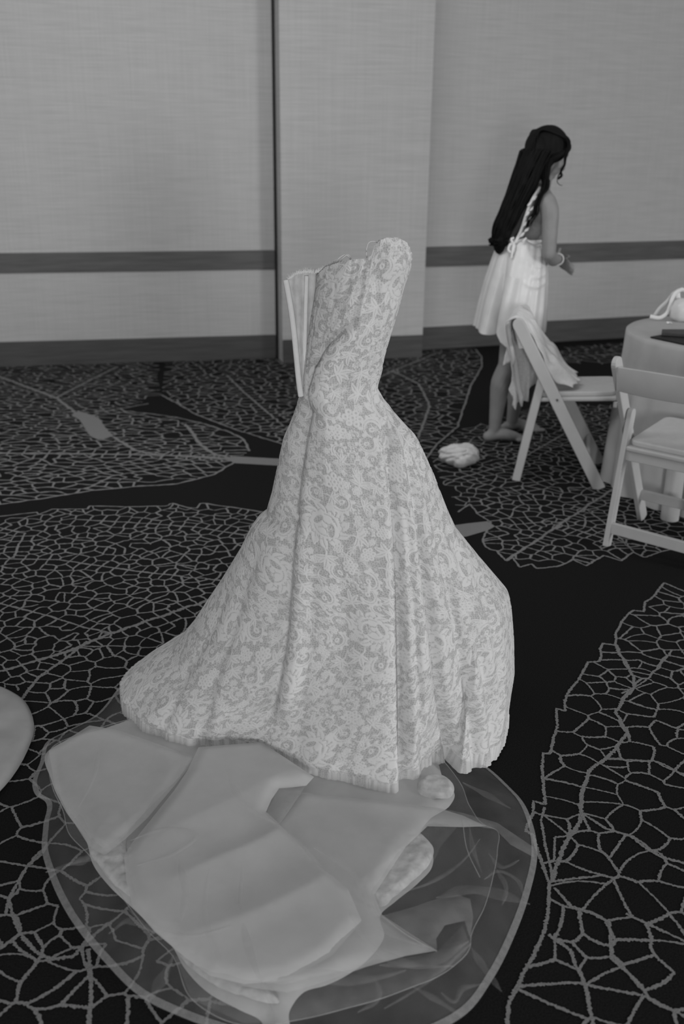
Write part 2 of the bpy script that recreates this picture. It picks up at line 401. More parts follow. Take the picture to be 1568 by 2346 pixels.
sizeF = lambda y: 0.070 if y > 2.7 else (0.085 if y > 2.15 else 0.108)
th = math.radians(-25); Rm = np.array([[math.cos(th), math.sin(th)], [-math.sin(th), math.cos(th)]]); An = np.eye(2)
leaf(F_poly, F_v, sizeF, 0.0066, An, True, 5, outline_open=F2(F_out))
# E: right middle
E_out = [(1050, 1174), (1077, 1155), (1095, 1178), (1125, 1197), (1107, 1236), (1112, 1252), (1124, 1260), (1138, 1262), (1161, 1286), (1175, 1278), (1191, 1300), (1218, 1293), (1230, 1303), (1247, 1302), (1280, 1298), (1313, 1283), (1343, 1297), (1383, 1273), (1424, 1286), (1451, 1266), (1478, 1278), (1511, 1266), (1560, 1255), (1640, 1270)]
E_poly = F2(E_out + [(2300, 1250), (1900, 1000), (1500, 930), (1250, 925), (1110, 968), (1052, 985), (985, 1040), (1005, 1090), (1030, 1130)])
E_v = [(F2([(1161, 1285), (1250, 1225), (1343, 1162), (1380, 1138), (1460, 1080)]), 0.012), (F2([(1135, 1207), (1260, 1195), (1400, 1240), (1500, 1255)]), 0.006),
       (F2([(1040, 1100), (1180, 1060), (1300, 990)]), 0.006), (F2([(1340, 1165), (1400, 1210), (1450, 1262)]), 0.006)]
leaf(E_poly, E_v, lambda y: 0.063, 0.0068, None, True, 8, outline_open=F2(E_out))
# B + C: left back leaves, D: back leaf, G: under the wall on the right
BC_out = [(538, 1059), (491, 1088), (402, 1110), (312, 1115), (214, 1124), (103, 1142), (9, 1155), (-150, 1180)]
BC_up = [(571, 1034), (562, 1012), (545, 999), (520, 988), (469, 972), (402, 956), (340, 948), (286, 943), (277, 938), (371, 907), (360, 860), (380, 815)]
BC_poly = F2(BC_out + [(-1500, 1250), (-1500, 880), (-700, 870), (5, 838)] + BC_up[::-1])
BC_v = [(F2([(-200, 1035), (9, 1039), (134, 1040), (300, 1042), (420, 1045), (538, 1052)]), 0.018),
        (F2([(-60, 840), (9, 867), (70, 890), (129, 912), (155, 932), (190, 960)]), 0.022),
        (F2([(257, 1000), (290, 1020), (308, 1032), (366, 1043), (538, 1053)]), 0.018),
        (F2([(425, 972), (446, 999), (460, 1021), (496, 1043), (538, 1052)]), 0.018), (F2([(129, 912), (180, 885), (270, 840)]), 0.012),
        (F2([(200, 1120), (260, 1090), (420, 1065), (530, 1057)]), 0.009), (F2([(0, 1110), (150, 1085), (350, 1058)]), 0.009),
        (F2([(175, 948), (260, 940), (340, 925)]), 0.012)]
th = math.radians(0); An = np.diag([0.75, 1.2])
leaf(BC_poly, BC_v, lambda y: 0.075, 0.0095, An, True, 11, outline_open=F2(BC_out))
ribbon(wob(F2(BC_up[:9]), .004), 0.012)
D_poly = F2([(371, 905), (450, 950), (540, 985), (643, 1016), (800, 1060), (960, 1075), (1000, 1020), (1050, 977), (1060, 943), (1080, 882), (1104, 842), (1104, 818), (1090, 800), (380, 815)])
D_v = [(F2([(643, 990), (760, 920), (900, 850), (1000, 810)]), 0.014), (F2([(630, 960), (560, 900), (520, 860)]), 0.012), (F2([(960, 1000), (985, 930), (960, 880), (900, 850)]), 0.014),
       (F2([(640, 950), (700, 940), (735, 1010)]), 0.012)]
leaf(D_poly, D_v, lambda y: 0.080, 0.009, None, True, 12)
G_poly = F2([(1240, 800), (1240, 830), (1420, 836), (1700, 850), (2200, 800), (1800, 770), (1420, 786)])
leaf(G_poly, [(F2([(1250, 822), (1400, 812), (1600, 800)]), 0.014)], lambda y: 0.10, 0.010, None, False, 13)
# petioles and the wide blob on the midrib
blob(F2([(536, 1046), (645, 1052), (720, 1056), (720, 1076), (645, 1068), (538, 1062), (520, 1053)]))
blob(F2([(1030, 1206), (1072, 1200), (1118, 1195), (1135, 1207), (1118, 1216), (1070, 1230), (1050, 1233), (1000, 1240), (990, 1215)]))
blob(spline(F2([(165, 950), (181, 962), (197, 985), (212, 1002), (228, 1008), (250, 1003), (258, 999), (250, 990), (238, 975), (225, 958), (200, 948), (180, 943)]), 40, True))
V = np.vstack(RV); Fq = np.vstack(RF)
lp = npmesh('leaf_pattern', V, Fq, M_vein, fo, smooth=False, kind='stuff')
off = 0; Vb, Fb = [], []
for v_, f_ in BL:
    Vb.append(v_); Fb += [(i + off, j + off, k + off) for i, j, k in f_]; off += len(v_)
npmesh('leaf_stalk', np.vstack(Vb), Fb, M_vein, fo, smooth=False, kind='stuff')

# ------------------------------------------------------------------ lace tile (drawn as numbers, used as relief on the dress mesh)
TN, TS = 900, 0.66
def make_lace():
    H = np.zeros((TN, TN), np.float32); r = np.random.default_rng(21)
    def win(cx, cy, R):
        x0, y0 = int(cx - R), int(cy - R); k = int(2 * R) + 2
        X, Y = np.meshgrid(np.arange(x0, x0 + k), np.arange(y0, y0 + k)); return X, Y, X % TN, Y % TN
    def stroke(P, Rd, val):
        P = np.asarray(P); Rd = np.asarray(Rd, float)
        c = (P.min(0) + P.max(0)) / 2; R = np.abs(P - c).max() + Rd.max() + 2
        X, Y, xi, yi = win(c[0], c[1], R); best = np.full(X.shape, 1e9)
        for i in range(len(P) - 1):
            a_, b_ = P[i], P[i + 1]; d_ = b_ - a_; t = np.clip(((X - a_[0]) * d_[0] + (Y - a_[1]) * d_[1]) / (d_ @ d_ + 1e-9), 0, 1)
            best = np.minimum(best, np.hypot(X - a_[0] - t * d_[0], Y - a_[1] - t * d_[1]) - (Rd[i] + (Rd[i + 1] - Rd[i]) * t))
        k = np.clip(0.5 - best, 0, 1); H[yi, xi] = H[yi, xi] * (1 - k) + val * k
    def ell(c, a_, b_, ang, val, T):
        t = np.linspace(-1, 1, 7)[:, None]; e = np.array([math.cos(ang), math.sin(ang)])
        P = np.array(c) + t * e * (a_ - b_ * .6); stroke(T(P), (b_ * np.sqrt(np.clip(1 - 0.55 * t[:, 0] ** 2, 0, 1))) * T.s, val)
    class Tf:
        def __init__(s, c, sc_, rot, fl_): s.c, s.s, s.r, s.f = np.array(c), sc_, rot, fl_
        def __call__(s, P):
            P = np.asarray(P, float).copy(); P[:, 0] *= s.f; c_, s_ = math.cos(s.r), math.sin(s.r)
            return s.c + s.s * (P @ np.array([[c_, s_], [-s_, c_]]))
    def arc(c, rx, a0, a1, n=12): t = np.linspace(a0, a1, n); return np.stack([c[0] + rx * np.cos(t), c[1] + rx * np.sin(t)], 1)
    def leafp(T, p, ang, L, w, curve=.3):
        t = np.linspace(0, 1, 9); q = np.stack([t * L, curve * L * t * t], 1); c_, s_ = math.cos(ang), math.sin(ang)
        P = np.array(p) + q @ np.array([[c_, s_], [-s_, c_]])
        stroke(T(P), w * np.sin(np.clip(t * 2.6 + .35, 0, math.pi)) * T.s + .6, 1.0)
        stroke(T(P[1:-1]), np.full(7, 1.3), .2)
    def rose(c, s, rot, f):
        T = Tf(c, s, rot, f)
        for k in range(11):
            a_ = k * 2 * math.pi / 11; leafp(T, (.50 * math.cos(a_), .50 * math.sin(a_)), a_ + .35, .50, .15, .5)
            if k % 2: ell((.80 * math.cos(a_ - .2), .80 * math.sin(a_ - .2)), .11, .10, 0, 1.0, T)
        ell((0, 0), .60, .56, 0, 1.0, T)
        for k in range(10):
            a_ = k * 2 * math.pi / 10 + .35; stroke(T(arc((.52 * math.cos(a_), .52 * math.sin(a_)), .15, a_ - 1.1, a_ + 1.1, 6)), np.full(6, 1.3), .1)
        # mesh windows on either side of a folded heart of petals
        ell((-.30, .10), .27, .13, 1.9, .0, T); ell((.32, -.06), .24, .12, 1.2, .0, T)
        stroke(T(arc((0, .02), .13, .4, 5.4, 10)), np.full(10, 1.5), .15); stroke(T(arc((-.02, .0), .24, 1.9, 3.4, 8)), np.full(8, 1.3), .9)
        stroke(T(arc((0, -.30), .22, .3, 2.6, 9)), np.full(9, 1.5), .1); stroke(T(arc((0, .34), .20, 3.5, 5.9, 9)), np.full(9, 1.5), .1)
        stroke(T(arc((0, 0), .46, 3.6, 5.2, 12)), np.full(12, 1.4), .1); stroke(T(arc((0, 0), .46, .6, 2.2, 12)), np.full(12, 1.4), .1)
        for k in range(5): ell((-.34 + .05 * k, -.28 - .03 * k), .035, .03, 0, .1, T)
    def fan(c, s, rot, f):
        T = Tf(c, s, rot, f)
        for k, a_ in enumerate(np.linspace(-1.2, 1.2, 5)): leafp(T, (0, 0), a_, .95 - .12 * abs(k - 2), .15, .35 * np.sign(a_ + .01))
        stroke(T([(0, 0), (-.3, -.05), (-.6, .1)]), np.array([.07, .05, .04]) * s, 1.0)
    def scroll(c, s, rot, f):
        T = Tf(c, s, rot, f); A_ = arc((0, 0), .6, -.4, 3.9, 20)
        stroke(T(A_), (np.linspace(.06, .23, 20) * np.r_[np.ones(16), [.95, .85, .7, .5]]) * s, 1.0)
        stroke(T(A_[4:18]), np.full(14, 1.4), .2)
        for a_ in np.linspace(.2, 3.4, 6): ell((.78 * math.cos(a_), .78 * math.sin(a_)), .17, .13, a_, 1.0, T)
        ell((.1, 0), .22, .17, .5, 1.0, T); ell((.1, 0), .10, .06, .5, .1, T)
    def berries(c, s, rot, f):
        T = Tf(c, s, rot, f)
        for k in range(7):
            a_ = k * math.pi * 2 / 6; p = (0, 0) if k == 6 else (.5 * math.cos(a_), .5 * math.sin(a_))
            ell(p, .25, .24, 0, 1.0, T); ell(p, .09, .08, 0, .25, T)
    def sprig(c, s, rot, f):
        T = Tf(c, s, rot, f)
        stroke(T([(-1, 0), (-.4, .12), (.2, 0), (.9, -.15)]), np.full(4, .05 * s), 1.0)
        for k in range(9): ell((-1 + .22 * k, .1 * math.sin(k)), .075, .07, 0, 1.0, T)
        for a_ in (1.0, 2.1, -1.0, -2.1): leafp(T, (.05, .02), a_, .5, .09, .2)
    def snail(c, s, rot, f):
        T = Tf(c, s, rot, f); t = np.linspace(0, 9, 26); P = np.stack([(.12 + .06 * t) * np.cos(t), (.12 + .06 * t) * np.sin(t)], 1)
        stroke(T(P), np.linspace(.06, .13, 26) * s, 1.0)
    rs = [(120, 150), (430, 330), (720, 130), (150, 600), (470, 760), (760, 520)]
    for i, c in enumerate(rs[:6]): rose(c, 84 + 6 * r.random(), r.random() * 1.2 - .6, 1 if i % 2 else -1)
    for c in rs[:6]:
        a0 = r.random() * 6.28
        for k in range(5):
            a_ = a0 + k * 1.256; p = (c[0] + 112 * math.cos(a_), c[1] + 112 * math.sin(a_))
            (fan if k % 2 == 0 else scroll)(p, 50 + 8 * r.random(), a_, 1)
    for it in range(4000):
        p = r.random(2) * TN; X, Y, xi, yi = win(p[0], p[1], 26)
        cov = (H[yi, xi] > .3).mean()
        if cov < .12:
            [scroll, fan, berries, sprig, fan, scroll][int(r.integers(6))](p, 34 + 16 * r.random(), r.random() * 6.28, 1 if r.random() < .5 else -1)
        elif cov < .34 and it > 500:
            [berries, scroll, fan, sprig][int(r.integers(4))](p, 17 + 10 * r.random(), r.random() * 6.28, 1)
        if (H > .3).mean() > .80: break
    for c in rs[:6]: pass
    K = H.copy()
    for dx, dy in ((1, 0), (0, 1)): K = (K + np.roll(K, 1, axis=(0 if dy else 1))) / 2
    return K
LT = make_lace()
def sample_lace(s, t):
    x = (s / TS * TN) % TN; y = (t / TS * TN) % TN
    x0 = np.floor(x).astype(int) % TN; y0 = np.floor(y).astype(int) % TN; fx = x - np.floor(x); fy = y - np.floor(y); x1 = (x0 + 1) % TN; y1 = (y0 + 1) % TN
    return (LT[y0, x0] * (1 - fx) + LT[y0, x1] * fx) * (1 - fy) + (LT[y1, x0] * (1 - fx) + LT[y1, x1] * fx) * fy

# ------------------------------------------------------------------ wedding dress
dress = empty('wedding_dress', (0, 0, 0))
tag(dress, 'white strapless lace mermaid wedding dress standing empty on the carpet, sheer train spread in front', 'dress')
SL = [(590, 727), (640, 725), (700, 720), (760, 711), (820, 702), (880, 693), (905, 689), (930, 681), (960, 671), (1010, 650), (1060, 639), (1130, 625), (1172, 613), (1182, 610), (1196, 590), (1215, 576), (1270, 549), (1350, 502), (1400, 470), (1450, 441), (1510, 397), (1530, 364), (1570, 310), (1600, 278)]
SR = [(590, 941), (640, 930), (700, 915), (760, 897), (820, 880), (880, 866), (895, 865), (920, 880), (940, 898), (1000, 943), (1080, 985), (1160, 1020), (1215, 1046), (1280, 1098), (1355, 1166), (1375, 1172), (1450, 1180), (1520, 1184), (1600, 1176), (1640, 1168)]
HEM = [(278, 1598), (285, 1640), (330, 1690), (380, 1712), (440, 1727), (520, 1726), (600, 1738), (650, 1760), (700, 1790), (750, 1808), (800, 1816), (860, 1823), (905, 1832), (922, 1826), (934, 1800), (985, 1757), (1030, 1748), (1044, 1770), (1090, 1763), (1135, 1745), (1160, 1668)]
def ic(tab, y): tab = np.array(tab, float); return np.interp(y, tab[:, 0], tab[:, 1])
NF, NB, NR = 800, 70, 830
thf = np.linspace(math.pi + 0.35, -0.35, NF); thb = np.linspace(-0.35, -math.pi + 0.35, NB + 2)[1:-1]
TH_ = np.r_[thf, thb]; NC = len(TH_)
ya = np.r_[np.linspace(590, 1180, int(NR * .45), endpoint=False), np.linspace(1180, 1600, NR - int(NR * .45))]
# world x,z of silhouettes at axis depth
Yax = np.interp(ya, [590, 900, 1300, 1600], [2.60, 2.62, 2.60, 2.55])
Pl = np.array([at(ic(SL, y), y, Y) for y, Y in zip(ya, Yax)]); Pr = np.array([at(ic(SR, y), y, Y) for y, Y in zip(ya, Yax)])
cx = (Pl[:, 0] + Pr[:, 0]) / 2; ax = (Pr[:, 0] - Pl[:, 0]) / 2; zz = (Pl[:, 2] + Pr[:, 2]) / 2; zz = np.maximum(zz, 0); zz[-1] = 0
k5 = np.ones(9) / 9
ax = np.convolve(np.pad(ax, 4, mode='edge'), k5, 'valid'); cx = np.convolve(np.pad(cx, 4, mode='edge'), k5, 'valid')
bF = np.interp(ya, [590, 700, 880, 1000, 1180, 1400, 1600], [.085, .095, .085, .13, .19, .31, .40])
bB = np.interp(ya, [590, 700, 880, 1000, 1180, 1400, 1600], [.085, .095, .085, .13, .19, .30, .42])
c_, s_ = np.cos(TH_), np.sin(TH_)
X = cx[:, None] + ax[:, None] * c_[None]; Yg = Yax[:, None] - np.where(s_[None] > 0, bF[:, None], bB[:, None]) * s_[None]
Z = np.repeat(zz[:, None], NC, 1)
# hem outline on the floor
hp = np.array([fl(x, y)[:2] for x, y in HEM]); hx = (hp[:, 0] - hp[0, 0]) / (hp[-1, 0] - hp[0, 0]) * 2 - 1
hx = np.maximum.accumulate(hx + np.arange(len(hx)) * 1e-4)
hx = hx / hx[-1] if hx[-1] > 1 else hx
cc = np.clip(c_, -1, 1); front = s_ >= 0
HX = np.where(front, np.interp(cc, hx, hp[:, 0]), -0.08 + 0.58 * c_); HY = np.where(front, np.interp(cc, hx, hp[:, 1]), np.interp(cc, [-1, 1], [hp[0, 1], hp[-1, 1]]) + 0.42 * np.abs(s_))
HX = np.where(front, HX, np.interp(cc, [-1, 1], [hp[0, 0], hp[-1, 0]]))
w = np.clip((ya - 1200) / 400, 0, 1)[:, None] ** 2.6
X = X + (HX - X[-1])[None] * w; Yg = Yg + (HY - Yg[-1])[None] * w
# top edge
TOP = [(722, 640), (745, 616), (775, 606), (800, 600), (835, 597), (848, 590), (854, 568), (866, 555), (880, 549), (905, 549), (925, 560), (941, 588)]
tp = np.array(TOP, float); pxt = 725 + (941 - 725) * (c_ + 1) / 2
ptop = np.interp(pxt, tp[:, 0], tp[:, 1])
ztop = np.array([at(x_, y_, Y_)[2] for x_, y_, Y_ in zip(pxt, ptop, Yg[0])])
ztop = np.where(front, ztop, ztop - 0.05 * np.clip(-s_ * 3, 0, 1))
i7 = np.searchsorted(ya, 700); q = np.clip(np.arange(NR) / i7, 0, 1)[:, None]
Z = np.where(q < 1, ztop[None] * (1 - q) + zz[i7] * q, Z)
P = np.stack([X, Yg, Z], -1)
px, py = proj(P)
def path(tab, y, end=True):
    tab = np.array(tab, float); x = np.interp(y, tab[:, 1], tab[:, 0]); m = sn((y - tab[0, 1]) / 60) * (1 if end is False else sn((tab[-1, 1] - y) / 60)); return x, m
disp = np.zeros_like(px)
def groove(tab, amp, wd_, ridge=0.0, rw=None, end=True, grow=0.5):
    global disp
    x, m = path(tab, py, end); d_ = px - x; gy = (py - tab[0][1]) / (tab[-1][1] - tab[0][1]); A_ = amp * (1 - grow + grow * np.clip(gy, 0, 1)) * m
    disp -= A_ * np.exp(-(d_ / wd_) ** 2)
    if ridge: disp += ridge * A_ * np.exp(-((d_ - (rw or wd_ * 2)) / (rw or wd_ * 2)) ** 2)
groove([(880, 960), (893, 1080), (905, 1200), (913, 1350), (919, 1550), (924, 1700), (926, 1860)], .038, 11, .5, 26, False)
groove([(880, 960), (893, 1080), (905, 1200), (900, 1350), (888, 1550), (880, 1700), (880, 1860)], -.014, 36, 0, None, False)
groove([(875, 890), (925, 1040), (957, 1200), (984, 1400), (1008, 1600), (1034, 1775)], .026, 9, .6, 20, False)
groove([(878, 900), (950, 1060), (1005, 1240), (1045, 1420), (1075, 1600), (1090, 1790)], .014, 10, .7, 20, False)
groove([(885, 905), (975, 1100), (1050, 1280), (1092, 1440), (1120, 1600), (1130, 1760)], .012, 12, .6, 22, False)
groove([(905, 950), (990, 1110), (1085, 1290), (1130, 1440), (1150, 1600)], .008, 10, .6, 16)
groove([(868, 900), (905, 1060), (930, 1220), (948, 1420), (960, 1600), (965, 1790)], .012, 9, .5, 14, False)
groove([(712, 905), (690, 1000), (672, 1120), (658, 1250), (648, 1380), (640, 1500), (610, 1680)], .034, 20, .5, 36, True, .2)
groove([(733, 900), (726, 1050), (720, 1200), (716, 1350), (705, 1500), (690, 1650), (680, 1790)], .006, 16, .4, 30, False)
groove([(790, 1300), (795, 1450), (790, 1600), (780, 1820)], .008, 30, .3, 40, False)
groove([(600, 1240), (560, 1350), (520, 1480), (480, 1600), (460, 1720)], .012, 16, .4, 22, False)
groove([(540, 1320), (480, 1450), (420, 1560), (370, 1690)], .010, 14, .4, 18, False)
groove([(830, 728), (788, 757), (745, 800), (718, 848), (702, 900), (692, 960)], .022, 11, 1.0, 30, True, .1)
groove([(812, 620), (790, 690), (755, 760), (722, 830), (706, 880)], .006, 10, .6, 12)
groove([(775, 630), (765, 700), (738, 770), (716, 840)], .005, 8, .6, 10)
groove([(842, 590), (838, 660), (825, 730), (815, 775)], -.007, 6, 0, None)
groove([(850, 790), (858, 850), (858, 900), (880, 980)], .010, 8, .6, 12)
groove([(862, 620), (866, 700), (860, 800), (850, 870)], .005, 8, .5, 12)
groove([(905, 650), (893, 740), (875, 820), (862, 880)], .004, 7, .5, 9)
groove([(760, 905), (770, 1000), (778, 1100), (782, 1200)], -.008, 36, 0, None)
disp += .020 * np.exp(-((px - 898) / 38) ** 2 - ((py - 600) / 45) ** 2)            # bust cup
d1 = np.hypot((px - 640) / 60, (py - 1196) / 12); disp -= .012 * np.exp(-d1 ** 2)      # fold where the train flares out
# fine wrinkles running down the cloth
sarc = np.cumsum(np.r_[0, np.linalg.norm(np.diff(P[int(NR * .6)], axis=0), axis=1)])
u = np.repeat((sarc / sarc[-1])[None], NR, 0); vv = np.repeat(np.linspace(0, 1, NR)[:, None], NC, 1)
wr = (vnoise(u * 80, vv * 9, 3) - .5) * .0018 + (vnoise(u * 26, vv * 4, 5) - .5) * .0045 * np.clip(vv * 1.5, .15, 1) + (vnoise(u * 10, vv * 3, 6) - .5) * .012 * sn(vv * 1.4)
right = sn((px - 905) / 60); wr += right * (vnoise(u * 130, vv * 6, 9) - .5) * .0035
bod = sn((760 - py) / 100) ; wr += (vnoise((px + .45 * py) / 9, (py - .45 * px) / 60, 12) - .5) * .0022 * np.clip(bod + sn((930 - py) / 60) * (px < 760), 0, 1)
disp += wr
disp *= np.clip(s_ * 3 + .6, 0, 1)[None]
rad = np.stack([c_, -s_, np.zeros_like(s_)], -1)[None]
P = P + rad * disp[..., None]
# scalloped hem
hs = np.cumsum(np.r_[0, np.linalg.norm(np.diff(P[-1], axis=0), axis=1)])
sc_w = sn((vv - .994) / .006)
P = P + rad * (np.abs(np.sin(hs * math.pi / .018)) * .0035)[None, :, None] * sc_w[..., None]
P[..., 2] += .005
# cloth coordinates
dS = np.linalg.norm(np.diff(P, axis=1), axis=2); S = np.concatenate([np.zeros((NR, 1)), np.cumsum(dS, 1)], 1); ic0 = NF // 2 + 60; S = S - S[:, ic0:ic0 + 1]
dT = np.linalg.norm(np.diff(P, axis=0), axis=2)[:, ic0]; Tm = np.r_[0, np.cumsum(dT)][:, None] * np.ones((1, NC))
lv = sample_lace(S + .06 * vnoise(vv * 3, u * 2, 2), Tm)
# denser lace border along hem
hb = sn((Tm - (Tm[-1, 0] - .028)) / .012); scal = (np.abs(np.sin(hs * math.pi / .018)) > .12)[None]
lv = np.clip(np.maximum(lv, hb * np.where(np.sin(hs * math.pi / .009)[None] * np.cos(Tm * 420) > -.15, .95, .35)), 0, 1)
Nn = np.cross(np.gradient(P, axis=1), np.gradient(P, axis=0)); Nn /= np.linalg.norm(Nn, axis=2)[..., None] + 1e-12
Nn *= np.sign((Nn * rad).sum(-1).mean())
P = P + Nn * (lv * .0011)[..., None]
gown = npmesh('lace_gown', P.reshape(-1, 3), grid_faces(NR, NC, True), M_lace, dress)
am = gown.data.attributes.new('lace', 'FLOAT', 'POINT'); am.data.foreach_set('value', lv.astype(np.float32).ravel())
cm = gown.data.attributes.new('cloth', 'FLOAT_VECTOR', 'POINT'); cm.data.foreach_set('vector', np.stack([S, Tm, np.zeros_like(S)], -1).astype(np.float32).ravel())
# sheer inner back panel, zipper tape, boning, eyelash fringe, hanger loops
zp = [(655, 641), (661, 672), (668, 715), (675, 770), (681, 830), (686, 880), (690, 908)]
ptn = [(655, 641), (668, 634), (682, 624), (700, 621), (720, 623), (740, 616), (758, 606), (775, 600), (800, 601)]
nu, nv_ = 40, 60; LP = np.zeros((nv_, nu, 3))
for j in range(nv_):
    v_ = j / (nv_ - 1)
    for i in range(nu):
        u_ = i / (nu - 1); xt = 655 + 145 * u_; yt = float(np.interp(xt, [p[0] for p in ptn], [p[1] for p in ptn]))
        yb = 908; y_ = yt + (yb - yt) * v_; xl = float(np.interp(y_, [p[1] for p in zp], [p[0] for p in zp])); x_ = xl + (xt - 655) * (1 - .35 * v_)
        LP[j, i] = at(x_, y_, 2.60 + .07 * math.sin(u_ * 1.5) + .002 * math.sin(i * 1.3 + j * .2))
lin = npmesh('bodice_lining', LP.reshape(-1, 3), grid_faces(nv_, nu), M_lining, dress); sm = lin.modifiers.new('solid', 'SOLIDIFY'); sm.thickness = .0015
lin['label'] = 'sheer inner back panel'
tubes('zipper_tape', [(spline([at(x, y, 2.597) for x, y in zp], 30), .0078, dict(flat=.6, up=(0, 1, 0)))], M_tape, dress)
for xs_ in ([(703, 632), (701, 700), (699, 780), (696, 860)], [(742, 625), (735, 690), (725, 760)]):
    tubes('boning', [(spline([at(x, y, 2.618 + (x - 700) * .0006) for x, y in xs_], 20), .0055, dict(flat=.5, up=(0, 1, 0)))], M_tape, dress)
fr = []
def fringe(pts, Y, n, lmin, lmax, down=0.0):
    Q = spline([at(x, y, Y) for x, y in pts], n)
    for p in Q:
        L = random.uniform(lmin, lmax); d_ = np.array([random.uniform(-.5, .6), random.uniform(-.3, .1), 1.0]); d_ /= np.linalg.norm(d_)
        fr.append(([p - d_ * .004, p + d_ * L * .5, p + d_ * L + np.array([random.uniform(-.002, .002), 0, 0])], [.0012, .0009, .0005], dict(seg=4)))
fringe([(660, 640), (682, 626), (700, 622), (722, 624)], 2.60, 70, .004, .011)
fringe([(722, 624), (745, 614), (775, 601)], 2.58, 60, .004, .011); fringe([(866, 556), (905, 551), (925, 561), (936, 580)], 2.55, 90, .003, .009)
fringe([(935, 580), (941, 610)], 2.6, 20, .004, .010)
tubes('eyelash_fringe', fr, M_tape, dress, kind='stuff')
tubes('hanger_loop', [(spline([at(x, y, 2.58) for x, y in [(768, 612), (777, 592), (788, 585), (797, 583), (803, 588), (804, 600)]], 24), .0016, dict(seg=6))], M_tape, dress)
tubes('hanger_loop', [(spline([at(x, y, 2.57) for x, y in [(776, 612), (784, 594), (796, 585), (801, 590), (803, 602)]], 24), .0016, dict(seg=6))], M_tape, dress)
tubes('hanger_loop', [(spline([at(x, y, 2.55) for x, y in [(842, 600), (841, 568), (846, 556), (856, 553), (866, 556)]], 24), .0016, dict(seg=6))], M_tape, dress)
# sparkling sequins near the cup and hem
sq = []
bm = bmesh.new()
for _ in range(26):
    p = at(random.uniform(915, 933), random.uniform(570, 605), 2.545); bmesh.ops.create_icosphere(bm, subdivisions=1, radius=.0013, matrix=Matrix.Translation(p))
me = bpy.data.meshes.new('sequins'); bm.to_mesh(me); bm.free(); link('sequins', me, M_pearl, dress)['kind'] = 'stuff'

# ---- train layers
def cloth_sheet(name, pts, zf, m, edge_n=260, gs=0.012, lift=0.0, smooth_pts=True, thick=0):
    B = np.array([fl(x, y, lift)[:2] for x, y in pts])
    if smooth_pts: B = spline(B, edge_n, True)
    else:
        Bc = np.vstack([B, B[:1]]); s0 = np.r_[0, np.cumsum(np.linalg.norm(np.diff(Bc, axis=0), axis=1))]
        t0 = np.unique(np.r_[s0[:-1], np.linspace(0, s0[-1], edge_n, endpoint=False)]); t0 = t0[np.r_[True, np.diff(t0) > 5e-4]]
        B = np.stack([np.interp(t0, s0, Bc[:, 0]), np.interp(t0, s0, Bc[:, 1])], 1)
    lo, hi = B.min(0), B.max(0)
    gx, gy = np.meshgrid(np.arange(lo[0], hi[0], gs), np.arange(lo[1], hi[1], gs)); G = np.stack([gx.ravel(), gy.ravel()], 1)
    G += (rng.random(G.shape) - .5) * gs * .3; G = G[inside(G, B)]
    seg = B; D = np.full(len(G), 1e9)
    for k in range(0, len(G), 4000): D[k:k + 4000] = np.sqrt(((G[k:k + 4000, None] - seg[None]) ** 2).sum(2)).min(1)
    G = G[D > gs * .5]; D = D[D > gs * .5]
    A_ = np.vstack([B, G]); nb = len(B)
    res = delaunay_2d_cdt([Vector(p) for p in A_], [], [list(range(nb))], 1, 1e-7)
    V2 = np.array([v[:] for v in res[0]]); T = np.array([f for f in res[2] if len(f) == 3])
    Dv = np.full(len(V2), 1e9)
    for k in range(0, len(V2), 4000): Dv[k:k + 4000] = np.sqrt(((V2[k:k + 4000, None] - seg[None]) ** 2).sum(2)).min(1)
    z = zf(V2[:, 0], V2[:, 1], Dv)
    o = npmesh(name, np.c_[V2, z], T, m, dress)
    if thick: s = o.modifiers.new('solid', 'SOLIDIFY'); s.thickness = thick
    return o, B
def wr_(x, y, f, seed, ang=0.0, st=3.0):
    c0, s0 = math.cos(ang), math.sin(ang); a_, b_ = x * c0 + y * s0, -x * s0 + y * c0
    a_ = a_ + .12 * (vnoise(x * 4, y * 4, seed + 5) - .5); n_ = vnoise(a_ * f, b_ * f / st, seed)
    return 1 - np.abs(2 * n_ - 1)
M_tu1 = tulle('outer_tulle', .60, .12, 14, .3); M_tu2 = tulle('inner_tulle', .60, .10, 12, .3); M_tu3 = tulle('dense_organza', .66, .82, 9, .10); M_tu4 = tulle('folded_tulle', .60, .27, 25, .3); M_hh = tulle('horsehair_braid', .62, .36, 80, .2)
M_tv = tulle('organza_veil', .66, .66, 9, .15); M_tw = tulle('wrinkled_tulle', .60, .11, 30, .45)
OUT = [(300, 1560), (205, 1655), (150, 1683), (112, 1703), (92, 1755), (75, 1808), (84, 1830), (103, 1842), (100, 1900), (97, 1955), (112, 2010), (160, 2110), (240, 2212), (330, 2297), (420, 2340), (560, 2385), (750, 2405), (950, 2390), (1070, 2330), (1130, 2250), (1180, 2150), (1215, 2050), (1231, 1960), (1222, 1900), (1195, 1840), (1165, 1808), (1130, 1775), (1090, 1745), (1000, 1650), (700, 1560)]
_, OB = cloth_sheet('tulle_train', OUT, lambda x, y, D: .008 + .034 * sn(D / .10) + sn(D / .04) * (.010 * wr_(x, y, 9, 41, .6) + .008 * vnoise(x * 4, y * 4, 3)), M_tu1, 420, .010)
e0 = np.c_[OB, np.full(len(OB), .010)]; ctr = OB.mean(0); inn = OB + (ctr - OB) / np.linalg.norm(ctr - OB, axis=1)[:, None] * .014
Vh = np.empty((2 * len(OB), 3)); Vh[0::2] = e0; Vh[1::2] = np.c_[inn, np.full(len(OB), .016)]
nO = len(OB); i_ = np.arange(nO) * 2; j_ = (i_ + 2) % (2 * nO); npmesh('horsehair_hem', Vh, np.stack([i_, i_ + 1, j_ + 1, j_], 1), M_hh, dress)
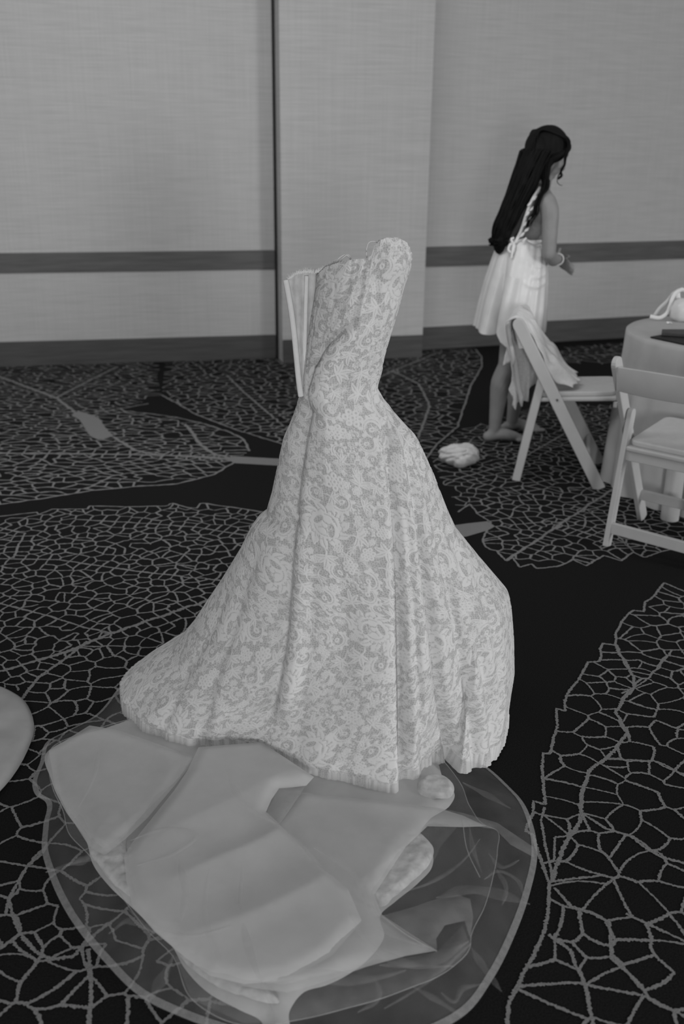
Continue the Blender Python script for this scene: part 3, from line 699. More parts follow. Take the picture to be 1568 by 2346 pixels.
SAT = [(330, 1640), (240, 1672), (150, 1700), (112, 1722), (118, 1790), (150, 1860), (200, 1935), (212, 1980), (252, 2035), (300, 2080), (352, 2130), (395, 2172), (422, 2220), (480, 2280), (550, 2318), (600, 2345), (610, 2400), (664, 2400), (664, 2320), (700, 2275), (745, 2262), (800, 2235), (850, 2195), (880, 2150), (872, 2100), (905, 2070), (960, 2025), (990, 1990), (988, 1950), (962, 1925), (985, 1880), (1030, 1850), (1042, 1822), (1020, 1795), (1000, 1740), (900, 1640), (600, 1600)]
cloth_sheet('satin_underskirt', SAT, lambda x, y, D: .004 + .010 * sn(D / .02) + sn(D / .04) * (.010 * wr_(x, y, 9, 61, .9) + .006 * vnoise(x * 14, y * 14, 8)), M_satin, 420, .009)
RUF = lambda sd: (lambda x, y, D: .020 + .012 * sn(D / .010) + .006 * vnoise(x * 60, y * 60, sd) + .004 * vnoise(x * 25, y * 25, sd))
cloth_sheet('underskirt_ruffle', [(810, 2060), (860, 2005), (915, 1960), (960, 1930), (990, 1955), (988, 1992), (955, 2030), (905, 2072), (872, 2098), (840, 2090)], RUF(3), M_fluff, 160, .006)
cloth_sheet('underskirt_ruffle', [(960, 1812), (985, 1796), (1020, 1798), (1040, 1822), (1030, 1845), (995, 1850), (962, 1838)], RUF(4), M_fluff, 100, .006)
cloth_sheet('underskirt_ruffle', [(208, 1965), (222, 1925), (270, 1880), (292, 1900), (290, 1960), (298, 2020), (306, 2078), (262, 2045), (230, 2005)], RUF(5), M_fluff, 140, .006)
cloth_sheet('underskirt_ruffle', [(400, 2185), (440, 2190), (520, 2250), (600, 2270), (640, 2322), (560, 2304), (480, 2270), (425, 2225)], RUF(6), M_fluff, 140, .006)
def sheetL(name, pts, lift, amp, m, n, gs=.009, f=7, ang=0, seed=1, sm=False):
    """nearly flat sheet lying at height lift, its outline given where it shows"""
    return cloth_sheet(name, pts, lambda x, y, D: lift + .004 * sn(D / .015) + sn(D / .03) * amp * wr_(x, y, f, seed, ang), m, n, gs, lift=lift, smooth_pts=sm)
MID = [(330, 1640), (230, 1668), (118, 1715), (112, 1760), (122, 1810), (145, 1860), (158, 1910), (200, 1955), (240, 2000), (290, 2070), (340, 2135), (395, 2190), (440, 2290), (560, 2350), (680, 2338), (720, 2330), (790, 2312), (870, 2290), (945, 2262), (1000, 2240), (1045, 2210), (1076, 2175), (1080, 2145), (1110, 2080), (1130, 2010), (1140, 1950), (1134, 1900), (1115, 1893), (1078, 1850), (1058, 1800), (1030, 1760), (900, 1650), (600, 1600)]
_, MB = sheetL('tulle_layer', MID, .046, .008, M_tu2, 420, f=8, ang=.3, seed=77, sm=True)
tubes('rolled_edge', [(np.c_[np.vstack([MB, MB[:1]]), np.full(len(MB) + 1, .047)], .0012, dict(seg=5))], M_tu4, dress)
FL1 = [(455, 1712), (430, 1765), (400, 1810), (340, 1885), (302, 1932), (284, 1962), (290, 2020), (303, 2075), (355, 2135), (420, 2190), (480, 2235), (560, 2255), (660, 2245), (760, 2190), (830, 2110), (800, 2040), (730, 1975), (700, 1940), (655, 1900), (610, 1860), (622, 1832), (640, 1806), (668, 1804), (702, 1800), (720, 1780), (600, 1700)]
sheetL('organza_panel', FL1, .062, .010, M_tu3, 400, f=6, ang=-.9, seed=91)
sheetL('organza_panel', [(560, 2260), (470, 2230), (540, 1960), (625, 1885), (636, 1876), (690, 1815), (780, 1825), (900, 1838), (1000, 1850), (1060, 1868), (1115, 1893), (1060, 1895), (980, 1893), (930, 1940), (890, 2000), (858, 2050), (876, 2096), (940, 2138), (1002, 2178), (930, 2190), (840, 2215), (740, 2250), (660, 2275)], .054, .008, M_tv, 360, f=5, ang=.2, seed=95)
sheetL('organza_panel', [(112, 1720), (205, 1662), (270, 1672), (350, 1700), (452, 1735), (400, 1800), (340, 1872), (290, 1920), (240, 1960), (205, 1940), (160, 1870), (125, 1800)], .050, .008, M_tv, 260, f=7, ang=.5, seed=15)
sheetL('tulle_fold', [(400, 2190), (640, 2250), (840, 2215), (1002, 2180), (1060, 2120), (1078, 2165), (1045, 2210), (950, 2262), (860, 2292), (760, 2318), (670, 2338), (560, 2345), (440, 2290)], .056, .008, M_tw, 240, f=9, ang=.2, seed=19)
sheetL('tulle_fold', [(875, 2098), (940, 2080), (1000, 2060), (1050, 2050), (1078, 2060), (1085, 2100), (1078, 2150), (1065, 2110), (1040, 2115), (1020, 2120), (1000, 2150), (1002, 2178), (935, 2140)], .058, .004, M_tu4, 200)
sheetL('tulle_fold', [(640, 1806), (700, 1802), (668, 1850), (640, 1890), (611, 1862)], .066, .001, M_tu4, 80, .008)
sheetL('tulle_fold', [(1000, 1850), (1060, 1862), (1140, 1885), (1222, 1940), (1225, 1965), (1170, 1935), (1136, 1900), (1090, 1893)], .052, .003, M_tu4, 160)
sheetL('tulle_fold', [(960, 1870), (1060, 1880), (1010, 1940), (990, 1985), (965, 1925), (950, 1900)], .050, .003, M_tw, 120)
FB = [([(128, 1760), (150, 1850), (200, 1905), (260, 1935), (330, 1950)], 9), ([(105, 2000), (190, 1970), (290, 1960)], 14), ([(398, 2190), (370, 2245), (335, 2305)], 16), ([(150, 1985), (200, 1965), (215, 1950)], 20),
      ([(945, 2262), (1000, 2292), (1060, 2330)], 10), ([(1078, 2170), (1110, 2220), (1150, 2275)], 13), ([(1000, 2060), (1075, 2040), (1140, 2050), (1215, 2075)], 26), ([(870, 2215), (980, 2205), (1075, 2160)], 20),
      ([(555, 1990), (552, 2090), (575, 2190), (625, 2320)], 12), ([(1075, 1890), (1085, 1950), (1105, 2005)], 8), ([(1120, 1960), (1150, 1990), (1190, 1975)], 9), ([(1135, 1990), (1160, 2040), (1150, 2080)], 9),
      ([(1110, 2020), (1140, 2000), (1185, 2020), (1200, 2060)], 8), ([(1010, 2280), (1040, 2300), (1060, 2270), (1110, 2260)], 9), ([(800, 2100), (860, 2180), (940, 2215), (1040, 2220)], 16), ([(600, 2260), (700, 2240), (830, 2250), (930, 2230)], 22),
      ([(290, 2085), (350, 2135), (440, 2150), (530, 2130)], 10), ([(300, 1932), (380, 1905), (450, 1920), (400, 1960), (315, 1990)], 13), ([(410, 1975), (425, 2060), (415, 2120)], 14), ([(720, 1950), (800, 2000), (900, 2150), (980, 2178)], 12),
      ([(880, 2320), (960, 2270), (1080, 2170)], 7), ([(1060, 1800), (1120, 1830), (1170, 1860)], 14), ([(900, 2060), (985, 2030), (1060, 1980), (1100, 1930)], 7), ([(230, 1700), (215, 1790), (180, 1860)], 9), ([(820, 2330), (870, 2290), (860, 2250)], 9),
      ([(640, 1900), (560, 1850), (520, 1780)], 12), ([(480, 2000), (470, 2110), (500, 2210)], 11), ([(250, 2150), (290, 2120), (350, 2145)], 12)]
for bi, (bp_, bw) in enumerate(FB):
    Q = spline(np.array([fl(x, y, .068)[:2] for x, y in bp_]), 40); T_ = np.gradient(Q, axis=0); T_ /= np.linalg.norm(T_, axis=1)[:, None]; N_ = np.stack([-T_[:, 1], T_[:, 0]], 1)
    t_ = np.linspace(0, 1, 40); hw_ = bw / 1500.0 * np.sin(np.clip(t_ * math.pi, .02, 3.12)) ** .9 * (1 + .25 * np.sin(t_ * 11 + bi))
    V = []
    for k, f_ in enumerate((-1, -.6, -.2, .2, .6, 1)):
        V.append(np.c_[Q + N_ * (hw_ * f_)[:, None], np.full(40, .068 + .0004 * bi) + (1 - f_ * f_) * .003])
    V = np.stack(V, 1).reshape(-1, 3); npmesh('tulle_crease', V, grid_faces(40, 6), M_tw, dress)
for p in ([(1060, 1880), (1072, 1950), (1100, 2010)], [(875, 2098), (930, 2140), (1002, 2180)]):
    tubes('rolled_edge', [(spline([fl(x, y, .062) for x, y in p], 40), .0012, dict(seg=5))], M_tu4, dress)

# ------------------------------------------------------------------ partial round cushion at the left edge
def pouf():
    c = fl(-128, 1748)[:2]; rad_ = .215; n1, n2 = 64, 22; V = []
    prof = [(0, .035), (.4, .036), (.75, .034), (.9, .030), (.97, .022), (1.0, .012), (.985, .004), (.9, .001)]
    pr = spline(np.array(prof), n2)
    for i in range(n2):
        for j in range(n1):
            a_ = 2 * math.pi * j / n1; r_ = max(pr[i, 0], .001) * rad_ * (1 + .015 * math.sin(5 * a_)); V.append((c[0] + r_ * math.cos(a_), c[1] + r_ * 1.75 * math.sin(a_), pr[i, 1] + .003 * math.sin(a_ * 9) * (pr[i, 0] > .5)))
    o = npmesh('floor_cushion', V, grid_faces(n2, n1, True), mat('grey_white_fabric', .36, .8, .08, 20, bump=.15)); tag(o, 'pale round fabric edge lying on the carpet, cut off by the left frame', 'cushion')
    return o
pouf()

# ------------------------------------------------------------------ folding chairs
def seat_mesh(w, d_, t, r, name, m, parent, c, tilt):
    bm = bmesh.new(); pts = []
    for sx, sy in ((1, 1), (-1, 1), (-1, -1), (1, -1)):
        a0 = {(1, 1): 0, (-1, 1): 90, (-1, -1): 180, (1, -1): 270}[(sx, sy)]
        for k in range(6):
            a_ = math.radians(a0 + 18 * k); pts.append((sx * (w / 2 - r) + r * math.cos(a_), sy * (d_ / 2 - r) + r * math.sin(a_)))
    f0 = bm.faces.new([bm.verts.new((x, y, -t / 2)) for x, y in pts]); ex = bmesh.ops.extrude_face_region(bm, geom=[f0])
    for v in ex['geom']:
        if isinstance(v, bmesh.types.BMVert): v.co.z += t
    bmesh.ops.recalc_face_normals(bm, faces=bm.faces)
    me = bpy.data.meshes.new(name); bm.to_mesh(me); bm.free(); o = link(name, me, m, parent); o.location = c; o.rotation_euler = (tilt, 0, 0)
    b_ = o.modifiers.new('bevel', 'BEVEL'); b_.width = min(.008, t * .4); b_.segments = 3; b_.limit_method = 'ANGLE'; return o
def folding_chair(loc, yaw, label):
    """local +Y is the way the chair faces, X across"""
    t = empty('folding_chair', (loc[0], loc[1], 0), yaw); tag(t, label, 'chair', 'white folding chairs')
    hw = .205; parts = []
    for s in (-1, 1):
        prism_bar((s * hw, .205, 0.0), (s * hw, -.255, .80), .058, .022, (s, 0, 0), M_white, 'front_leg', t, .004, True)
        prism_bar((s * (hw - .026), -.20, 0.0), (s * (hw - .026), -.105, .575), .040, .024, (s, 0, 0), M_white, 'rear_leg', t, .004, True)
        cyl = bmesh.new(); bmesh.ops.create_cone(cyl, cap_ends=True, segments=12, radius1=.006, radius2=.006, depth=.006, matrix=Matrix.Translation((s * (hw + .012), -.035, .43)) @ Matrix.Rotation(math.pi / 2, 4, 'Y'))
        me = bpy.data.meshes.new('rivet'); cyl.to_mesh(me); cyl.free(); link('rivet', me, M_steel, t)
    # curved back slat
    ns = 16; V = []
    for i in range(ns):
        x = -hw + .008 + (2 * hw - .016) * i / (ns - 1); k = 1 - (x / hw) ** 2; yb = -.228 - .030 * k
        for (dy, z) in ((0, .665), (.016, .665), (-.012, .765 + .008 * k), (-.028, .765 + .008 * k)): V.append((x, yb + dy, z))
    Fc = [tuple(f) for f in grid_faces(ns, 4, True)]; Fc += [(0, 1, 2, 3), ((ns - 1) * 4 + 3, (ns - 1) * 4 + 2, (ns - 1) * 4 + 1, (ns - 1) * 4)]
    o = npmesh('back_slat', V, Fc, M_white, t, smooth=False); b_ = o.modifiers.new('bevel', 'BEVEL'); b_.width = .003; b_.segments = 2; b_.limit_method = 'ANGLE'
    tl = math.radians(4.5)
    seat_mesh(.37, .40, .022, .03, 'seat', M_white, t, (0, .05, .430), tl); seat_mesh(.335, .365, .024, .035, 'seat_pad', M_vinyl, t, (0, .05, .452), tl)
    box('apron', (0, -.128, .392), (.36, .02, .058), M_white, t, bev=.003); box('apron', (0, .235, .416), (.36, .018, .03), M_white, t, bev=.003)
    box('stretcher', (0, -.193, .082), (.372, .018, .048), M_white, t, bev=.003); box('stretcher', (0, .135, .135), (.402, .018, .045), M_white, t, bev=.003)
    return t
c1 = folding_chair((1.098, 4.81), math.radians(-13 - 90), 'white folding chair facing right with a lace garment draped over its back')
c2 = folding_chair((1.375, 3.885), math.radians(50 - 90), 'white folding chair seen from behind, nearest the camera and cut by right edge')
del c1['group'], c2['group']

# ------------------------------------------------------------------ lace garment on the chair
def garment():
    rz = math.radians(-103); c0, s0 = math.cos(rz), math.sin(rz)
    def W3(x, y, z): return (1.098 + x * c0 - y * s0, 4.81 + x * s0 + y * c0, z)
    # path in the chair's side plane (y forward, z): rear hem -> over the slat -> onto the seat
    pth = spline(np.array([(-.20, .34), (-.235, .45), (-.262, .58), (-.290, .70), (-.292, .782), (-.262, .800), (-.215, .77), (-.165, .70), (-.115, .62), (-.075, .545), (-.035, .500), (.03, .485), (.075, .482)]), 90)
    nu_, nv2 = 70, 90; V = np.zeros((nv2, nu_, 3)); keep = np.ones((nv2, nu_), bool)
    for i in range(nu_):
        u_ = i / (nu_ - 1); x = -.17 + .335 * u_
        st = 10 * (1 - abs(math.sin(u_ * 7.5))) + 22 * (u_ > .72) * (u_ - .72) / .28 * 1.2 + 4 * math.sin(u_ * 31)
        en = 88 - 2 * abs(math.sin(u_ * 4 + .5)) - .5 * math.sin(u_ * 27)
        for j in range(nv2):
            jj = st + (en - st) * j / (nv2 - 1); y_, z_ = [np.interp(jj, range(90), pth[:, k]) for k in (0, 1)]
            rip = (.010 * math.sin(u_ * 26 + j * .05) + .006 * math.sin(u_ * 55 + j * .09)) * min(1, abs(j - 45) / 25) * (1 if j < 45 else .3)
            puff = (.075 * math.exp(-((j - 77) / 9) ** 2) + .02 * math.exp(-((j - 58) / 9) ** 2)) * (1 + .2 * math.sin(u_ * 9)) * (1 - abs(2 * u_ - 1) ** 6)
            V[j, i] = W3(x * (1 + .05 * math.sin(j * .12)), y_ - rip * (1 if j < 45 else -1), z_ + puff + (.004 * math.sin(j * .5 + i * .6)))
    o = npmesh('lace_garment', V.reshape(-1, 3), grid_faces(nv2, nu_), None)
    o.data.materials.append(tulle('garment_lace', .80, .93, 60, .07)); sm_ = o.modifiers.new('solid', 'SOLIDIFY'); sm_.thickness = .002
    tag(o, 'white lace garment with ragged edges draped over the chair back and seat', 'garment')
    return o
garment()
def rear_drape():
    # the part of the garment hanging low behind the chair, its lace points reaching under seat height
    Ys = 4.86; out = [(1176, 745), (1196, 722), (1228, 735), (1262, 850), (1252, 905), (1228, 880), (1212, 890), (1211, 918), (1195, 921), (1186, 922), (1181, 938), (1174, 930), (1176, 915), (1166, 893), (1172, 875), (1174, 830), (1163, 833), (1153, 838), (1156, 820), (1164, 790), (1172, 765)]
    B = np.array([at(x, y, Ys)[[0, 2]] for x, y in out]); res = delaunay_2d_cdt
    gs = .008; lo, hi = B.min(0), B.max(0); gx, gy = np.meshgrid(np.arange(lo[0], hi[0], gs), np.arange(lo[1], hi[1], gs)); G = np.stack([gx.ravel(), gy.ravel()], 1)
    Bd = np.vstack([B[i] + (B[(i + 1) % len(B)] - B[i]) * t for i in range(len(B)) for t in np.linspace(0, 1, 6)[:-1]])
    G = G[inside(G, Bd)]; D = np.sqrt(((G[:, None] - Bd[None]) ** 2).sum(2)).min(1); G = G[D > gs * .6]; A_ = np.vstack([Bd, G])
    r = delaunay_2d_cdt([Vector(p) for p in A_], [], [list(range(len(Bd)))], 1, 1e-7); V2 = np.array([v[:] for v in r[0]]); T = np.array([f for f in r[2] if len(f) == 3])
    top = B[:, 1].max(); k = np.clip((top - V2[:, 1]) / .4, 0, 1)
    y_ = Ys + .012 * np.sin(V2[:, 0] * 95 + V2[:, 1] * 12) * k + .006 * np.sin(V2[:, 0] * 210) * k
    o = npmesh('lace_shawl', np.stack([V2[:, 0], y_, V2[:, 1]], 1), T, None); o.data.materials.append(tulle('shawl_lace', .76, .86, 75, .14))
    sm_ = o.modifiers.new('solid', 'SOLIDIFY'); sm_.thickness = .002
    return o
rd = rear_drape(); rd.name = 'hanging_hem'
gar = bpy.data.objects['lace_garment']; rd.parent = gar

# ------------------------------------------------------------------ round table with cloth and things on it
TC = np.array([1.83, 4.63]); TR = .50
def tablecloth():
    n1 = 220; rows = [(0, .752), (.5, .752), (.9, .752), (.985, .751), (1.0, .745), (1.004, .73)] + [(1.006 + .055 * (k / 14) ** 1.0, .73 - .722 * k / 14) for k in range(1, 15)]
    V = []
    for i, (r_, z) in enumerate(rows):
        dz = np.clip((.745 - z) / .74, 0, 1)
        for j in range(n1):
            a_ = 2 * math.pi * j / n1; f = .045 * dz ** .7 * (math.sin(17 * a_ + .6 * math.sin(3 * a_)) * .7 + .4 * math.sin(29 * a_ + 1.3)) if z < .745 else 0
            V.append((TC[0] + TR * (r_ + f) * math.cos(a_), TC[1] + TR * (r_ + f) * math.sin(a_), z))
    o = npmesh('tablecloth', V, grid_faces(len(rows), n1, True), M_cloth); tag(o, 'white floor-length tablecloth over the small round table at right edge', 'tablecloth')
tablecloth()
tb = empty('round_table', (TC[0], TC[1], 0)); tag(tb, 'small round table hidden under the white floor-length cloth at right', 'table')
def disc(name, r_, h, z, m, parent, c=(0, 0)):
    bm = bmesh.new(); bmesh.ops.create_cone(bm, cap_ends=True, segments=48, radius1=r_, radius2=r_, depth=h, matrix=Matrix.Translation((c[0], c[1], z))); me = bpy.data.meshes.new(name); bm.to_mesh(me); bm.free()
    o = link(name, me, m, parent); b_ = o.modifiers.new('bevel', 'BEVEL'); b_.width = min(.004, h * .3); b_.segments = 2; b_.limit_method = 'ANGLE'; return o
disc('tabletop', TR - .012, .022, .736, M_white, tb); disc('pole', .03, .71, .37, M_steel, tb); disc('base', .2, .02, .01, M_steel, tb)
# white canister standing in front of the cloth behind the near chair
p = fl(1536, 1192); cn = disc('canister', .040, .25, .125, M_white, None); cn.location = (p[0], p[1] + .01, 0); tag(cn, 'white cylinder standing on the carpet in front of the tablecloth behind the chair legs', 'canister')
# black clutch / folder on table
def slab(name, pts, z0, h, m, label, cat):
    B = [fl(x, y, z0)[:2] for x, y in pts]; bm = bmesh.new(); f0 = bm.faces.new([bm.verts.new((p[0], p[1], z0)) for p in B]); ex = bmesh.ops.extrude_face_region(bm, geom=[f0])
    for v in ex['geom']:
        if isinstance(v, bmesh.types.BMVert): v.co.z += h
    bmesh.ops.recalc_face_normals(bm, faces=bm.faces); me = bpy.data.meshes.new(name); bm.to_mesh(me); bm.free(); o = link(name, me, m); tag(o, label, cat)
    b_ = o.modifiers.new('bevel', 'BEVEL'); b_.width = .002; b_.segments = 2; return o
slab('folder', [(1490, 774), (1512, 770), (1600, 764), (1660, 780), (1620, 800), (1560, 789)], .7535, .006, M_black, 'flat black folder with a pointed corner lying on the round table', 'folder')
slab('black_pouch', [(1516, 769), (1517, 760), (1600, 760), (1610, 775)], .7605, .012, mat('charcoal_fabric', .035, .5, .4, 30), 'small dark pouch lying on top of the black folder', 'pouch')
bg = empty('tote_bag', (0, 0, 0)); tag(bg, 'white fabric bag with tall looped straps on the round table', 'bag')
tubes('strap', [(spline([at(x, y, 4.98) for x, y in [(1500, 724), (1513, 706), (1530, 690), (1545, 672), (1560, 664), (1580, 668)]], 30), .010, dict(flat=.25, up=(0, 1, 0)))], M_slip, bg)
tubes('strap', [(spline([at(x, y, 4.93) for x, y in [(1490, 725), (1515, 727), (1528, 718), (1536, 700), (1541, 684), (1550, 670), (1566, 662)]], 30), .010, dict(flat=.25, up=(0, 1, 0)))], M_slip, bg)
tubes('strap', [(spline([at(x, y, 4.95) for x, y in [(1553, 664), (1556, 690), (1562, 710), (1572, 722)]], 20), .012, dict(flat=.25, up=(0, 1, 0)))], M_slip, bg)
V = []; ring = 28; bc = at(1585, 706, 4.93)
for k, (r_, z) in enumerate([(.001, .754), (.055, .755), (.075, .775), (.078, .82), (.066, .85), (.045, .862), (.02, .86)]):
    for j in range(ring):
        a_ = 2 * math.pi * j / ring; V.append((bc[0] + r_ * (1.3 + .08 * math.sin(5 * a_)) * math.cos(a_), bc[1] + r_ * .7 * math.sin(a_), z + .004 * math.sin(3 * a_ + k)))
npmesh('bag_body', V, grid_faces(7, ring, True), M_slip, bg)
# earring on the table
p = fl(1530, 741, .755); ea = empty('earring', (p[0], p[1], .753)); tag(ea, 'tiny silver earring lying on the white tabletop', 'earring')
bm = bmesh.new(); bmesh.ops.create_icosphere(bm, subdivisions=2, radius=.006, matrix=Matrix.Translation((0, 0, .006))); me = bpy.data.meshes.new('pearl_stud'); bm.to_mesh(me); bm.free(); link('pearl_stud', me, M_pearl, ea)
tubes('hook', [([(0.004, 0, .006), (.014, 0, .008), (.018, -.006, .005), (.017, -.016, .003)], .0025, dict(seg=6))], M_pearl, ea)

# ------------------------------------------------------------------ crumpled white cloth on the floor
def crumple():
    c = fl(1053, 1066); bm = bmesh.new(); bmesh.ops.create_icosphere(bm, subdivisions=6, radius=1.0)
    co = np.array([v.co[:] for v in bm.verts]); x, y, z = co.T
    r_ = 1 + .20 * (vnoise(x * 2.2 + 9, y * 2.2 + z * 1.7, 4) - .5) + .12 * (vnoise(x * 5 + 3, y * 5 + z * 4, 6) - .5)
    r_ += -.35 * np.exp(-((x - .22) / .16) ** 2 - ((z - .35) / .12) ** 2) * (y < 0) - .14 * np.exp(-((z - .55 - .25 * x) / .09) ** 2) * (y < 0) * (x < .3)
    lx = np.where(x < 0, .115 + .01 * x, .100); zt = np.where(x < -.3, .062 + .02 * (x + .3), .066)
    co2 = np.stack([c[0] + x * r_ * lx, c[1] + y * r_ * .075, np.maximum(.055 + z * r_ * zt * .95, .004)], 1)
    for v, p in zip(bm.verts, co2): v.co = p
    me = bpy.data.meshes.new('slipper'); bm.to_mesh(me); bm.free(); o = link('crumpled_cloth', me, mat('white_plush', .60, .9, .08, 60, bump=.6, bscale=70), None, True)
    tag(o, 'crumpled fluffy white cloth lying on the dark carpet', 'cloth')
crumple()

# ------------------------------------------------------------------ woman
wo = empty('woman', tuple(fl(1150, 1005))); 
tag(wo, 'barefoot person with long black hair in a short ivory slip dress, walking away right', 'person')
wo.location = (0, 0, 0)
def merge_mesh(parts):
    """parts: ('e', centre, radii, (tiltx,tilty)) ellipsoids or ('l', [points], [radii]) limbs -> one closed-surface mesh after remesh"""
    bm = bmesh.new()
    for p in parts:
        if p[0] == 'e':
            mt = Matrix.Translation(Vector(p[1])) @ (p[3] if len(p) > 3 else Matrix.Identity(4)) @ Matrix.Diagonal(Vector((*p[2], 1)))
            bmesh.ops.create_icosphere(bm, subdivisions=3, radius=1.0, matrix=mt)
        else:
            P_, R_ = p[1], p[2]
            Q = spline(P_, 6 * len(P_)); s = np.linspace(0, 1, len(Q)); ps = np.array(P_); d_ = np.r_[0, np.cumsum(np.linalg.norm(np.diff(ps, axis=0), axis=1))]; rr = np.interp(s, d_ / d_[-1], R_)
            V_, F_ = tube_mesh(Q, rr, seg=14); vs = [bm.verts.new(v) for v in V_]
            for f in F_: bm.faces.new([vs[i] for i in f])
            n_ = len(Q); bm.faces.new(vs[:14][::-1]); bm.faces.new(vs[-14:])
            for q_, r_ in ((Q[0], rr[0]), (Q[-1], rr[-1])): bmesh.ops.create_icosphere(bm, subdivisions=2, radius=r_ * 1.0, matrix=Matrix.Translation(Vector(q_)))
    bmesh.ops.recalc_face_normals(bm, faces=bm.faces); return bm
A = lambda x, y, Y: at(x, y, Y)
yawm = Matrix.Rotation(math.radians(14), 4, 'Z'); lean = Matrix.Rotation(math.radians(12), 4, 'Y')
parts = []
hc = A(1259, 352, 5.42); HM = Matrix.Rotation(math.radians(8), 4, 'Z') @ Matrix.Rotation(math.radians(24), 4, 'Y')
def hl(x, y, z): return np.array((Matrix.Translation(Vector(hc)) @ HM) @ Vector((x, y, z)))   # head-local: x forward, z up
parts += [('e', hl(-.012, 0, .022), (.094, .074, .088), HM), ('e', hl(.030, 0, -.040), (.060, .056, .070), HM), ('e', hl(.058, 0, -.088), (.026, .026, .022), HM),
          ('l', [hl(.075, 0, .012), hl(.098, 0, -.022), hl(.104, 0, -.033)], [.008, .010, .012]), ('e', hl(.092, 0, -.036), (.013, .017, .010), HM),
          ('e', hl(.082, 0, -.056), (.012, .022, .006), HM), ('e', hl(.080, 0, -.067), (.011, .019, .006), HM),
          ('e', hl(.072, 0, .030), (.022, .050, .014), HM), ('e', hl(-.005, -.076, -.012), (.018, .008, .028), HM), ('e', hl(-.005, .076, -.012), (.018, .008, .028), HM),
          ('e', hl(.074, -.030, .006), (.012, .014, .009), HM), ('e', hl(.074, .030, .006), (.012, .014, .009), HM),
          ('e', hl(.052, -.035, -.030), (.030, .026, .030), HM), ('e', hl(.052, .035, -.030), (.030, .026, .030), HM)]
nk = A(1237, 432, 5.42)
parts += [('l', [hl(-.02, 0, -.03), A(1245, 408, 5.42), nk], [.050, .047, .056])]
sh_n, sh_f = A(1254, 462, 5.285), A(1226, 455, 5.57)
BT = yawm @ lean
parts += [('l', [sh_n, A(1240, 445, 5.36), A(1234, 440, 5.42), A(1230, 443, 5.49), sh_f], [.044, .050, .055, .050, .044]),
          ('e', A(1222, 480, 5.42), (.092, .140, .115), BT), ('e', A(1212, 520, 5.42), (.088, .128, .105), BT), ('e', A(1202, 562, 5.42), (.082, .115, .10), BT),
          ('e', A(1190, 622, 5.42), (.095, .145, .11), BT), ('e', A(1176, 640, 5.37), (.070, .074, .085)), ('e', A(1178, 640, 5.49), (.070, .074, .085)), ('e', A(1243, 505, 5.36), (.05, .055, .05)), ('e', A(1243, 505, 5.48), (.05, .055, .05))]
# arms
elb = A(1258, 582, 5.235); wr1 = A(1279, 594, 5.38)
parts += [('l', [sh_n, A(1260, 480, 5.26), A(1260, 530, 5.24), elb], [.047, .046, .041, .036]), ('l', [elb, A(1268, 594, 5.30), wr1], [.036, .036, .022])]
wr2 = A(1285, 600, 5.60)
parts += [('l', [sh_f, A(1225, 520, 5.62), A(1236, 575, 5.62)], [.045, .042, .036]), ('l', [A(1236, 575, 5.62), wr2], [.036, .022])]
def hand(w_, d_, up_, s):
    w_ = np.array(w_); d_ = np.array(d_, float); d_ /= np.linalg.norm(d_); up_ = np.array(up_, float); sd = np.cross(d_, up_) * s
    out = [('e', w_ + d_ * .045, (.022, .045, .030), Matrix.Rotation(math.atan2(d_[1], d_[0]) - math.pi / 2, 4, 'Z'))]
    for k in range(4):
        b0 = w_ + d_ * .078 + up_ * (.024 - .016 * k); L = (.062, .070, .065, .052)[k]
        out.append(('l', [b0 - d_ * .02, b0 + d_ * L * .45, b0 + d_ * L * .8 - up_ * .012 + sd * .012, b0 + d_ * L * .9 - up_ * .022 + sd * .028], [.0088, .0084, .0078, .0068]))
    b0 = w_ + d_ * .03 + up_ * .02; out.append(('l', [b0, b0 + d_ * .025 + up_ * .022 + sd * .008, b0 + d_ * .052 + up_ * .022 + sd * .016], [.012, .010, .0078]))
    return out
parts += hand(wr1, (.10, .95, .05), (0, 0, 1), 1)
parts += hand(wr2, (.12, -.95, -.05), (0, 0, 1), -1)
# legs
hipn, hipf = A(1186, 655, 5.35), A(1190, 655, 5.50)
kn, an = A(1164, 835, 5.31), A(1133, 985, 5.35); kf, af = A(1196, 835, 5.50), A(1172, 972, 5.54)
parts += [('l', [hipn, A(1180, 745, 5.33), kn], [.092, .074, .052]), ('l', [kn, A(1148, 878, 5.33), A(1140, 930, 5.345), an], [.050, .056, .043, .031]),
          ('l', [hipf, A(1196, 745, 5.50), kf], [.092, .074, .052]), ('l', [kf, A(1184, 875, 5.52), A(1180, 925, 5.53), af], [.050, .055, .042, .030])]
def foot(an_, yaw, lift=0):
    an_ = np.array(an_); f = np.array([math.cos(yaw), math.sin(yaw), 0]); sd = np.array([-f[1], f[0], 0]); g = np.array([an_[0], an_[1], 0])
    out = [('l', [an_, g - f * .02 + [0, 0, .032]], [.030, .030]), ('l', [g - f * .035 + [0, 0, .030], g + f * .04 + [0, 0, .045], g + f * .11 + [0, 0, .030], g + f * .155 + [0, 0, .020]], [.028, .034, .030, .018])]
    for k in range(5):
        b0 = g + f * (.135 - .010 * k) + sd * (-.026 + .013 * k) + [0, 0, .014]; out.append(('l', [b0, b0 + f * (.052 - .006 * k)], [.0125 if k == 0 else .010, .011 if k == 0 else .008]))
    return out
parts += foot(an, math.radians(2)); parts += foot(af, math.radians(10))
bm = merge_mesh(parts); me = bpy.data.meshes.new('body'); bm.to_mesh(me); bm.free(); body = link('body', me, M_skin, wo, True)
body.visible_shadow = True
rmz = body.modifiers.new('remesh', 'REMESH'); rmz.mode = 'VOXEL'; rmz.voxel_size = .0055; rmz.use_smooth_shade = True
smz = body.modifiers.new('smooth', 'SMOOTH'); smz.factor = .5; smz.iterations = 4
